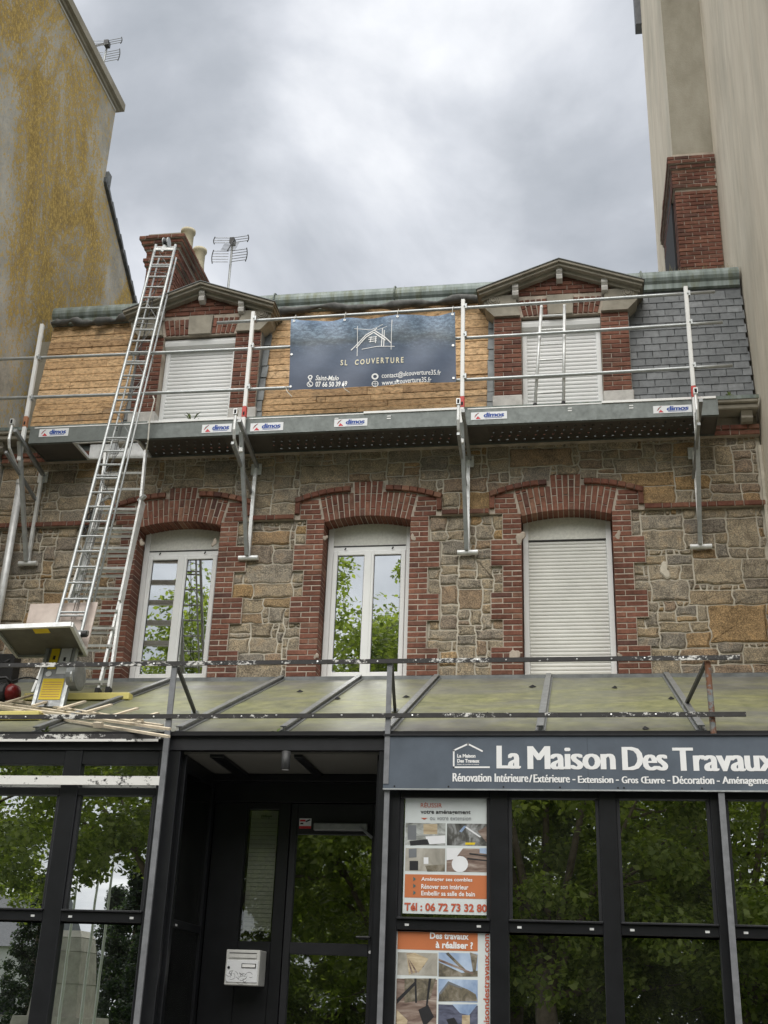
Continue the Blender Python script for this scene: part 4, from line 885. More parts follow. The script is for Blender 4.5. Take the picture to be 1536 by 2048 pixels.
# ------------------------------------------------------------------ shop extension with its sheet roof
CT = (D-.012, R(3.865)); CF = (10.42, R(2.375)); CS = (CT[1]-CF[1])/(CT[0]-CF[0])
CN = Vector((0, -CS, 1)).normalized()
def cz(y): return CF[1]+(y-CF[0])*CS
def on_canopy(px, py): return aP(px, py, (0, CF[0], CF[1]), CN)
SHOP = empty('shop_extension', (-2.6, 12.2, .12), 'dark framed glazed shop extension with a mossy sheet metal roof', 'shopfront')
def bars(name, rects, Y0, Y1, mat, parent, c=.005):
    for x0, x1, z0, z1 in rects: b = MB(); b.cbox(x0, x1, Y0, Y1, R(z0), R(z1), c); build(name, b, M[mat], parent)
def shop():
    seams = [XL, aY(349,1360,D).x, -3.637, -2.651, -1.687, -.333, 1.045, XR]
    for a, e in zip(seams[:-1], seams[1:]):
        b = MB(); n = 6; vs = []
        for j in range(n+1):
            y = CT[0]+(CF[0]-CT[0])*j/n
            for i in range(5): u = i/4; vs.append((a+(e-a)*u, y, cz(y)+random.uniform(-.006,.006)*(0 < j < n)))
        vs += [(v[0], v[1], v[2]-.02) for v in vs]; k = 5; m = (n+1)*k
        fs = [(j*k+i+1, j*k+i, (j+1)*k+i, (j+1)*k+i+1) for j in range(n) for i in range(4)]+[(m+j*k+i, m+j*k+i+1, m+(j+1)*k+i+1, m+(j+1)*k+i) for j in range(n) for i in range(4)]
        fs += [(n*k+i, n*k+i+1, m+n*k+i+1, m+n*k+i) for i in range(4)]; b.add(vs, fs); build('roof_sheet', b, M['canopy'], SHOP, smooth=True)
    for x in seams[1:-1]:
        b = MB(); up = CN*.05; p0 = Vector((x, CT[0], cz(CT[0]))); p1 = Vector((x, CF[0]+.01, cz(CF[0]+.01))); b.bar(p0+up*.5, p1+up*.5, .014, .055, CN); b.bar(p0+up*1.02, p1+up*1.02, .06, .012, CN); b.bar(p0+CN*.008, p1+CN*.008, .09, .012, CN); build('roof_seam', b, M['galv_dark'], SHOP)
    b = MB(); b.bar((XL, D-.03, R(3.872)), (XR, D-.03, R(3.872)), .03, .05); build('wall_flashing', b, M['lead'], SHOP)
    b = MB(); b.box(XL, XR, 10.36, 10.44, R(2.335), R(2.372)); build('gutter', b, M['void'], SHOP)
    b = MB(); b.box(XL, XR, 10.40, 10.46, R(2.21), R(2.334)); build('fascia', b, M['frame_soft'], SHOP)
    b = MB(); b.box(XL, -3.70, 10.34, 10.36, R(2.30), R(2.345)); build('eaves_bar', b, M['peel_black'], SHOP)
    b = MB(); b.box(XL, -3.80, 10.335, 10.345, R(2.275), R(2.298)); build('paint_strip', b, M['peel_white'], SHOP)
    # frames of the glazing
    bars('mullion', [(-4.715,-4.545,-1.38,2.21),(-3.80,-3.60,-1.38,2.21),(-.775,-.62,-1.38,2.21),(.15,.295,-1.38,2.21),(1.07,1.19,-1.38,2.21),(-1.76,-1.56,-1.38,2.21),(-5.75,-5.6,-1.38,2.21),(2.2,2.38,-1.38,2.21)], SF-.04, SF+.06, 'frame', SHOP)
    fields = [(-5.6,-4.715),(-4.545,-3.80),(-1.56,-.775),(-.62,.15),(.295,1.07),(1.19,2.2)]
    for x0, x1 in fields:
        left = x0 < -3
        bars('transom', [(x0, x1, .706, .79)], SF-.035, SF+.05, 'frame', SHOP)
        bars('transom_lip', [(x0, x1, .79, .806)], SF-.06, SF+.05, 'frame_soft', SHOP, .003)
        bars('head_rail', [(x0, x1, 2.08, 2.21)] if left else [(x0, x1, 1.80, 2.21)], SF-.03, SF+.05, 'frame', SHOP)
        z1 = 2.08 if left else 1.80
        if left: bars('transom', [(x0, x1, 1.80, 1.87)], SF-.033, SF+.05, 'frame', SHOP); pane(SHOP, x0, x1, R(1.87), R(2.08), SF+.01, 'mirror_glass'); z1 = 1.80
        ins = .03; bars('bead', [(x0, x0+ins, .806, z1), (x1-ins, x1, .806, z1)], SF-.02, SF+.03, 'frame_soft', SHOP, .003)
        pane(SHOP, x0, x1, R(.80), R(z1), SF+.012, 'mirror_glass'); pane(SHOP, x0, x1, .12, R(.69), SF+.014, 'mirror_glass')
        for xx in (x0+.07, x1-.11): b = MB(); b.box(xx, xx+.035, SF-.038, SF-.033, R(.737), R(.755)); build('drain_cap', b, M['alu'], SHOP)
    # galvanised flat posts in front of the frames, carried up as railing posts
    # recessed entrance
    EY = 11.53; xl, xr = -3.60, -1.76
    b = MB(); b.box(xl, xr, SF+.06, EY+.1, R(2.195), R(2.215)); build('porch_ceiling', b, M['ceiling_panel'], SHOP)
    bars('ceiling_bar', [(-2.56,-2.48,2.165,2.193)], SF+.06, EY, 'frame', SHOP, .003); bars('ceiling_bar', [(-3.35,-3.22,2.165,2.193)], SF+.06, EY, 'frame', SHOP, .003)
    bars('door_header', [(xl, xr, 1.93, 2.19)], EY-.03, EY+.08, 'frame', SHOP); bars('door_header', [(xl, xr, 2.12, 2.19)], EY-.12, EY-.032, 'frame', SHOP)
    for s, x in ((0, xl), (1, xr)):
        x0, x1 = (x-.03, x+.03); 
        for y0, y1 in ((SF+.06, SF+.14), (EY-.12, EY-.03)): b = MB(); b.cbox(x0, x1, y0, y1, .12, R(2.19), .004); build('return_frame', b, M['frame'], SHOP)
        for z0, z1 in ((.69,.76), (2.05,2.19), (-1.38,-1.2)): b = MB(); b.cbox(x0+.004, x1-.004, SF+.14, EY-.12, R(z0), R(z1), .004); build('return_rail', b, M['frame'], SHOP)
        b = MB(); b.box(x-.004, x+.004, SF+.14, EY-.12, .25, R(2.06)); build('return_pane', b, M['dark_glass'], SHOP)
    b = MB(); b.box(xl+.031, xl+.036, SF+.2, SF+.24, R(.705), R(.722)); build('drain_cap', b, M['alu'], SHOP)
    # back of the porch: panel, sidelight, door
    bars('door_frame', [(xl+.03,-3.235,-1.38,1.93),(-2.915,-2.80,-1.38,1.93),(-1.93,xr-.03,-1.38,1.93)], EY-.01, EY+.07, 'frame', SHOP); bars('door_frame', [(-3.235,-2.915,1.87,1.93),(-3.235,-2.915,-1.38,.645)], EY-.01, EY+.07, 'frame', SHOP)
    pane(SHOP, -3.235, -2.915, R(.645), R(1.87), EY+.03, 'clear_glass', 'sidelight_pane')
    b = MB(); b.box(-3.21, -2.94, EY+.05, EY+.055, R(.74), R(1.86)); pp = build('paper_blind', b, M['paper'], SHOP)
    b = MB()
    for k in range(26): b.box(-3.205, -2.945, EY+.0475, EY+.0495, R(.78)+k*.04, R(.78)+k*.04+.003)
    build('blind_fold', b, M['scratch'], pp)
    b = MB(); b.box(-3.11, -3.0, EY+.046, EY+.049, R(1.80), R(1.815)); text(b, 'Offre', -3.115, -3.02, R(1.785), R(1.825), EY+.0465, 0, .02); build('blind_lettering', b, M['grey_ink'], pp)
    # door leaf
    x0, x1 = -2.79, -1.94; b = MB()
    for q in ((x0,-2.725,-1.36,1.92),(-1.985,x1,-1.36,1.92),(-2.725,-1.985,1.63,1.92),(-2.725,-1.985,.54,.645),(-2.725,-1.985,-1.36,-1.1)): b.cbox(q[0], q[1], EY-.025, EY+.035, R(q[2]), R(q[3]), .004)
    dr = build('door', b, M['frame_soft'], SHOP)
    pane(dr, -2.725, -1.985, R(.645), R(1.63), EY+.005, 'door_glass'); pane(dr, -2.725, -1.985, R(-1.1), R(.54), EY+.005, 'door_glass')
    b = MB(); b.cbox(-2.55, -2.02, EY-.09, EY-.026, R(1.66), R(1.73), .008); b.bar((-2.1, EY-.10, R(1.70)), (-1.98, EY-.05, R(1.60)), .03, .02); build('door_closer', b, M['galv_dark'], dr)
    b = MB(); b.tube([(-1.965, EY-.02, R(.70)), (-1.965, EY-.075, R(.70)), (-2.09, EY-.08, R(.70))], .011, 8); build('handle', b, M['black_steel'], dr)
    b = MB(); b.tube([(-1.963, EY-.026, R(.575)), (-1.963, EY-.034, R(.575))], .014, 10); build('lock', b, M['alu'], dr)
    bars('plinth', [(XL,-3.63,-1.38,-1.2),(-1.73,XR,-1.38,-1.2)], SF-.03, SF+.05, 'frame', SHOP)
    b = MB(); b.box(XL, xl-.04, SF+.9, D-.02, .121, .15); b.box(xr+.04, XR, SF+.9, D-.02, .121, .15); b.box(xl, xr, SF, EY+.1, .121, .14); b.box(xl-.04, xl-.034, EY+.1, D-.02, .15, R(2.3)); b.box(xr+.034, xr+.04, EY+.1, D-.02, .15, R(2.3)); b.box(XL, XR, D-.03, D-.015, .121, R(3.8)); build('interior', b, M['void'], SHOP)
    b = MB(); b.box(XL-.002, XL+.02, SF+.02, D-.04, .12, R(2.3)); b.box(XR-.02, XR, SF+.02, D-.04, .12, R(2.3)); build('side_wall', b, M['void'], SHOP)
shop()

# ------------------------------------------------------------------ old awning frame above the shop
def awning_frame():
    r = empty('steel_frame', (-1.7, 10.34, R(2.3)), 'rusty black steel awning frame with flaking white paint above the shop', 'steel frame'); y = 10.345
    for zz, ya, xe in ((3.0, y-.03, 1.40), (2.50, y-.028, 1.41)):
        b = MB(); b.box(XL+1.2, xe, ya-.018, ya, R(zz)-.02, R(zz)+.02); rl = build('rail', b, M['peel_black'], r)
        for k in range(24):
            xx = XL+1.9+k*.3+random.uniform(-.05,.05)
            if xx < xe-.05: b = MB(); b.tube([(xx, ya-.022, R(zz)+random.uniform(-.01,.01)), (xx, ya-.016, R(zz))], .008, 6); build('bolt', b, M['alu'], rl)
    for x, w in ((-3.715, .052), (-1.675, .046)):
        b = MB(); b.box(x-w/2, x+w/2, y-.026, y-.002, R(1.9) if x > -2 else .12, R(2.98)); build('post', b, M['steel_post'], r)
    b = MB(); b.box(-1.69, -1.645, y+.004, y+.03, .12, R(1.9)); build('post', b, M['steel_post'], r)
    b = MB(); b.tube([(1.14, y+.01, R(1.9)), (1.13, y+.01, R(2.98))], .026, 12); build('post', b, M['rusty'], r, label='round rusty post')
    b = MB(); b.box(1.135, 1.185, y-.01, y+.014, .12, R(1.9)); build('post', b, M['steel_post'], r)
    for (ax, ay), x in (((390,1428), -3.69), ((1371,1414), 1.115), ((790,1424), -1.66)):
        e = on_canopy(ax, ay); b = MB(); b.bar((x, y+.01, R(2.97)), e+Vector((0,0,.01)), .032, .03, (1,0,0)); build('brace', b, M['black_steel'], r)
        b = MB(); b.box(e.x-.03, e.x+.03, e.y-.04, e.y+.04, e.z-.005, e.z+.03); build('foot', b, M['galv'], r)
    b = MB(); b.box(XL+1.2, -3.74, y-.03, y-.012, R(1.875), R(1.955)); build('cross_bar', b, M['peel_white'], r, label='flat bar with peeling white paint')
awning_frame()

# ------------------------------------------------------------------ shop sign, posters, small fittings
def shop_sign():
    Y = 10.325; x0 = -1.70; x1 = XR-.02; z0, z1 = R(1.862), R(2.318); r = empty('shop_sign', ((x0+x1)/2, Y, z0), 'slate grey shop sign board with white lettering above the right windows', 'sign')
    for a, e in ((x0, .068), (.070, x1)): b = MB(); b.box(a, e, Y, Y+.02, z0, z1); build('board', b, M['sign_grey'], r)
    b = MB(); b.box(x0, x1, Y-.004, Y+.02, z0-.012, z0-.001); build('lower_trim', b, M['galv'], r); b = MB(); b.box(x0-.01, x1, Y-.015, Y+.06, z1+.002, z1+.018); build('upper_trim', b, M['frame_soft'], r)
    q = Y-.0015
    def T(body, ax, ay, ex, ey, bold=.02, sp=1.0, nm='lettering'):
        a, e = aY(ax, ay, Y), aY(ex, ey, Y); top = aY(ax, ay, Y).z; b = MB(); text(b, body, a.x, e.x, e.z, top, q, 0, bold, 0, sp); build(nm, b, M['white_print'], r)
    for w, ax, ex, ya, yb in (('La', 993, 1042, 1491.5, 1537.5), ('Maison', 1055, 1232, 1492.5, 1539), ('Des', 1245, 1337, 1494, 1541), ('Travaux', 1347, 1556, 1495.5, 1542.5)):
        a = aY((ax+ex)/2, ya, Y); e = aY((ax+ex)/2, yb, Y); b = MB(); text(b, w, aY(ax, yb, Y).x, aY(ex, yb, Y).x, e.z, a.z, q, 0, 0, 0, .97, fat=.012); build('lettering', b, M['white_print'], r)
    y_ = lambda x: 1563+(x-905)*.0105
    for w, ax, ex, dt in (('Rénovation', 905, 983, 17), ('Intérieure', 989, 1057, 17), ('/', 1058, 1065, 15), ('Extérieure', 1067, 1140, 16), ('-', 1145, 1151, 0), ('Extension', 1156, 1227, 14), ('-', 1232, 1238, 0), ('Gros', 1243.5, 1277, 14), ('Œuvre', 1282, 1330, 14), ('-', 1335, 1341, 0), ('Décoration', 1346, 1429, 16), ('-', 1434, 1440, 0), ('Aménagement', 1445, 1553, 16)):
        xm = (ax+ex)/2; yb = y_(xm)
        if w == '-': zt, zb = aY(xm, yb-5, Y).z, aY(xm, yb-7.3, Y).z
        else: zt = aY(xm, yb-dt, Y).z; zb = aY(xm, yb+(3.3 if 'g' in w else 0), Y).z
        b = MB(); text(b, w, aY(ax, yb, Y).x, aY(ex, yb, Y).x, zb, zt, q, 0, 0, fat=.0032); build('lettering', b, M['white_print'], r)
    def line(pts, w=.014):
        b = MB(); P3 = [aY(*p, Y) for p in pts]; P3 = [Vector((p.x, q, p.z)) for p in P3]
        for a, e in zip(P3[:-1], P3[1:]):
            d = (e-a).normalized(); n = Vector((-d.z, 0, d.x))*w/2; a2, e2 = a-d*w*.5, e+d*w*.5; b.add([a2-n, e2-n, e2+n, a2+n], [(0,1,2,3)])
        build('emblem', b, M['white_print'], r)
    line([(978,1534.5),(907.5,1534.5),(907.5,1501),(936,1488),(964,1502)])
    T('La Maison', 914.5, 1508, 951, 1515.5, .04); T('Des Travaux', 914.5, 1518, 959, 1525.5, .04); T('Réseau de courtiers en travaux', 914.5, 1527.3, 958, 1530, .01)
    for px in (789, 897, 1007, 1120, 1236, 1248, 1404): a = aY(px, 1572.5+(px-789)*.007, Y); b = MB(); b.tube([(a.x, Y+.001, a.z), (a.x, Y-.003, a.z)], .008, 8); build('screw', b, M['void'], r)
shop_sign()
def poster(name_label, kind):
    Y = SF+.004; Z = lambda x, y: (760+x/4.196, 1560+y/4.196)
    def W(x, y): p = aY(*Z(x, y), Y); return p.x, p.z
    def rect(m, x0, y0, x1, y1, mi, k): 
        (a, t), (e, b_) = W(x0, y0), W(x1, y1); m.box(a, e, Y-.0006*k, Y-.0006*k+.0005, b_, t, mi)
    def cell(r, x0, y0, x1, y1, mat, shapes=()):
        b = MB(); rect(b, x0, y0, x1, y1, 0, 2); ms = [M[mat]]
        for i, (pts, m2) in enumerate(shapes):
            ms.append(M[m2]); V = [W(x0+(x1-x0)*u, y0+(y1-y0)*v) for u, v in pts]; b.add([(p[0], Y-.0012-.0003*(i+1), p[1]) for p in V], [tuple(range(len(V)))], i+1)
        build('photo_print', b, ms, r)
    def T(r, body, x0, y0, x1, y1, mat, bold=.01, vert=False):
        (a, t), (e, b_) = W(x0, y0), W(x1, y1)
        if vert: t = W(x0, y0)[1]
        b = MB(); text(b, body, a, e, b_, t, Y-.0035, 0, bold, 0, 1.0, None, 0, vert); build('lettering', b, M[mat], r)
    if kind == 1:
        r = empty('poster', (-1.15, Y, R(.84)), name_label, 'poster', 'advertising posters in the shop window'); (a, t), (e, b_) = W(215, 125), W(905, 1135); b = MB(); b.box(a, e, Y, Y+.006, b_, t); build('sheet', b, M['poster_white'], r)
        T(r, 'RÉUSSIR', 343, 185, 520, 232, 'orange_ink', .005); T(r, 'votre aménagement', 341, 250, 760, 297, 'dark_ink', .02); T(r, 'ou votre extension', 420, 303, 764, 340, 'grey_ink', -.003)
        b = MB(); V = [W(*p) for p in ((343,318),(400,318),(372,334))]; b.add([(p[0], Y-.002, p[1]) for p in V], [(0,1,2)]); build('arrow_mark', b, M['orange_ink'], r)
        cell(r, 215, 360, 548, 550, 'print_room', [(((.05,.1),(.27,.1),(.27,.75),(.05,.75)), 'grey_ink'), (((.45,.05),(.8,.05),(.8,.5),(.45,.5)), 'print_wood'), (((.5,.6),(1,.55),(1,.9),(.55,.95)), 'label_white'), (((.1,.8),(.55,.72),(.6,.95),(.12,1)), 'dark_ink')])
        cell(r, 563, 365, 903, 553, 'print_attic', [(((.45,.1),(.85,.6),(.8,.62),(.42,.15)), 'label_white'), (((.3,.35),(.42,.1),(.48,.12),(.36,.4)), 'print_sky'), (((.45,.85),(.7,.85),(.68,.95),(.45,.95)), 'label_yellow'), (((.75,.35),(1,.1),(1,.9)), 'print_deck')])
        cell(r, 215, 570, 545, 768, 'print_beige', [(((.1,.55),(.32,.55),(.32,.95),(.1,.95)), 'dark_ink'), (((.5,.75),(1,.7),(1,1),(.55,1)), 'print_house'), (((.08,.05),(.28,.02),(.28,.4),(.08,.42)), 'grey_ink'), (((.46,.4),(.58,.4),(.58,.68),(.46,.68)), 'label_white')])
        cell(r, 560, 572, 905, 775, 'print_deck', [(((0,.0),(.4,0),(.2,.45),(0,.5)), 'label_white'), (tuple((.32+.2*math.cos(t*math.pi/8), .66+.34*math.sin(t*math.pi/8)) for t in range(16)), 'label_white'), (((.5,.4),(1,.5),(1,.55),(.5,.46)), 'dark_ink'), (((.55,.2),(1,.3),(1,.36),(.55,.26)), 'dark_ink'), (((.8,0),(1,0),(1,.25),(.8,.2)), 'print_sky')])
        b = MB(); rect(b, 210, 790, 905, 1000, 0, 2); build('colour_band', b, M['poster_orange'], r)
        for y, s_ in ((815, 'Aménager ses combles'), (873, 'Rénover son intérieur'), (930, 'Embellir sa salle de bain')):
            T(r, s_, 347, y, {815: 775, 873: 742, 930: 797}[y], y+48, 'white_print', .02); b = MB(); V = [W(*p) for p in ((280,y-3),(302,y+16),(280,y+35))]; b.add([(p[0], Y-.003, p[1]) for p in V], [(0,1,2)]); build('arrow_mark', b, M['teal_ink'], r)
        T(r, 'Tél : 06 72 73 32 80', 205, 1027, 898, 1112, 'orange_ink', .035)
    else:
        r = empty('poster', (-1.15, Y, R(-.6)), name_label, 'poster', 'advertising posters in the shop window'); (a, t), (e, b_) = W(140, 1268), W(950, 2500); b = MB(); b.box(a, e, Y, Y+.006, b_, t); build('sheet', b, M['poster_white'], r)
        b = MB(); rect(b, 150, 1270, 820, 1438, 0, 2); build('colour_band', b, M['poster_orange'], r); T(r, 'Des travaux', 420, 1278, 745, 1342, 'white_print', .035); T(r, 'à réaliser ?', 468, 1352, 780, 1420, 'white_print', .035)
        T(r, 'lamaisondestravaux.com', 868, 1290, 918, 2210, 'orange_ink', .02, True)
        fan = [(((.28+.06*k,.95-.02*k),(.22,.05+.02*k),(.30+.03*k,.02),(.62+.04*k,.72-.11*k)), 'print_deck' if k % 2 else 'print_wood') for k in range(5)]
        cell(r, 150, 1445, 480, 1645, 'print_beige', fan)
        cell(r, 492, 1447, 820, 1650, 'print_sky', [(((0,.4),(.6,.85),(1,.75),(1,1),(0,1)), 'print_house'), (((.25,0),(.75,.8),(.68,.85),(.18,.05)), 'print_house'), (((0,.25),(.9,.85),(.88,.92),(0,.36)), 'print_deck'), (((.8,.0),(1,.1),(.95,.8),(.88,.8)), 'print_house')])
        cell(r, 140, 1665, 470, 2250, 'print_deck', [(((.2,0),(1,0),(.85,.3),(.2,.35)), 'print_house'), (((0,.30),(.45,.05),(.48,.09),(0,.37)), 'dark_ink'), (((.45,0),(.5,0),(.52,.35),(.47,.35)), 'dark_ink'), (((0,.45),(.28,.6),(.1,1),(0,1)), 'print_wood'), (((.82,0),(.88,0),(.78,.42),(.74,.4)), 'dark_ink'), (((.55,.45),(.8,.38),(.95,.55),(.7,.7)), 'dark_ink')])
        cell(r, 490, 1668, 820, 1868, 'print_sky', [(((0,.95),(.02,.6),(.25,.12),(.6,.35),(.75,.45),(.95,.65),(1,.95)), 'print_house'), (((.02,.62),(.25,.1),(.62,.36),(.6,.42),(.26,.22),(.06,.66)), 'grey_ink')])
        cell(r, 490, 1882, 820, 2250, 'print_slate', [(((.35,0),(1,0),(.78,.25),(.55,.2)), 'print_sky'), (((.6,.25),(.8,.25),(.8,.8),(.6,.8)), 'print_wood'), (((.2,.35),(.4,.3),(.5,.45),(.28,.5)), 'dark_ink')])
poster('orange and white poster above the transom with room photos and phone number', 1); poster('orange headed poster below the transom with a web address up its side', 2)
def small_fittings():
    # letterbox on the porch panel
    x0, x1, z0, z1, yf, yb = -3.265, -2.945, R(.25), R(.555), 11.28, 11.516; r = empty('letterbox', ((x0+x1)/2, yb, z0), 'scuffed white metal letterbox on the dark panel beside the door', 'letterbox')
    b = MB(); b.cbox(x0, x1, yf, yb, z0, z1, .006); build('body', b, M['letterbox_white'], r)
    b = MB(); b.cbox(x0+.012, x1-.012, yf-.006, yf+.002, z0+.025, z1-.09, .003); build('door_panel', b, M['label_white'], r)
    b = MB(); b.box(x0+.03, x1-.03, yf-.010, yf-.001, z1-.07, z1-.035); build('flap', b, M['letterbox_white'], r)
    b = MB(); b.box(x0+.03, x1-.03, yf-.004, yf-.0005, z1-.033, z1-.026); build('slot', b, M['void'], r)
    b = MB(); b.box(x0+.155, x1-.03, yf-.012, yf-.006, z1-.155, z1-.118); b.box(x0+.162, x1-.037, yf-.0135, yf-.0118, z1-.149, z1-.124, 1); build('name_plate', b, [M['dark_ink'], M['white_paint']], r)
    b = MB(); b.tube([(x0+.035, yf-.012, z1-.155), (x0+.035, yf-.004, z1-.155)], .012, 10); build('lock', b, M['dark_ink'], r)
    b = MB()
    for k in range(26):
        a = random.uniform(0, 6.28); cx, cz_ = x0+random.uniform(.04,.25), z0+random.uniform(.04,.11); R_ = random.uniform(.02,.045); pts = [(cx+R_*math.cos(a+t*.5), yf-.0075, cz_+R_*.8*math.sin(a+t*.5)) for t in range(4)]; b.tube(pts, .0012, 4)
    build('scratches', b, M['scratch'], r, kind='stuff')
    # round spotlight under the porch ceiling
    c = aZ(573, 1503, R(2.19)); r = empty('spotlight', c, 'black cylindrical spotlight hanging from the porch ceiling', 'spotlight')
    b = MB(); b.lathe((c.x, c.y, c.z), [(.0,0),(.04,0),(.04,-.16),(.034,-.165)], 18); build('housing', b, M['black_steel'], r, smooth=True); b = MB(); b.lathe((c.x, c.y, c.z-.163), [(.034,0),(0,-.002)], 18); build('lens', b, M['pvc'], r)
    # alarm sticker on the door glass
    Y = 11.50; x0, x1, z0, z1 = pxbox(598, 1637, 623, 1657, Y); b = MB(); b.box(x0, x1, Y, Y+.002, z0, z1, 0); b.box(x0, x1, Y-.001, Y, z0, z0+.25*(z1-z0), 1); b.box(x0+.005, x0+.06, Y-.001, Y, z1-.03, z1-.012, 1); b.box(x0+.01, x0+.04, Y-.001, Y, z0+.04, z0+.055, 2); b.bar((x1-.055, Y-.001, z1-.03), (x1-.01, Y-.001, z1-.012), .001, .014, (0,0,1), 2)
    build('sticker', b, [M['label_white'], M['red_ink'], M['dark_ink']], None, 'small white and red alarm sticker at the top of the door', 'sticker', base=(x0, Y, z0))
    # downpipe
    b = MB(); xp, yp = -7.50, D-.17; b.tube([(xp, yp, R(3.7)), (xp, yp, R(6.66))], .052, 14); dp = build('downpipe', b, M['alu'], None, 'shiny galvanised pipe standing at the left end of the stone wall', 'downpipe', base=(xp, yp, R(3.7)), smooth=True)
    b = MB(); b.lathe((xp, yp, R(6.62)), [(.06,0),(.06,.06),(.03,.08)], 14); build('collar', b, M['alu'], dp)
    # weed on the deck and in the gutter
    def weed(px, py, Yv, n, h, label):
        c = aY(px, py, Yv); b = MB()
        for k in range(n):
            a = random.uniform(0, 6.28); L = random.uniform(.4, 1)*h; t = Vector((math.cos(a)*.8*L, math.sin(a)*.3*L, random.uniform(.15, 1)*L)); s_ = Vector((-math.sin(a), math.cos(a), 0))*.012; m = t*.55+Vector((0,0,.2*L)); b.add([c, c+m-s_, c+t, c+m+s_], [(0,1,2,3)])
        build('weed', b, M['weed'], None, label, 'weed', 'weeds on the roofs', base=c)
    weed(382, 848, DF+.1, 12, .22, 'small weed sprouting on the scaffold deck below the left dormer'); weed(90, 1468, 10.43, 16, .10, 'weed tuft in the gutter below the ladders'); weed(350, 1472, 10.43, 14, .08, 'weed tuft in the gutter at the first frame post'); weed(555, 1470, 10.43, 14, .09, 'dry weed tuft in the gutter above the porch'); weed(1459, 795, D-.2, 12, .14, 'yellow green weed on the eaves below the slates')
small_fittings()

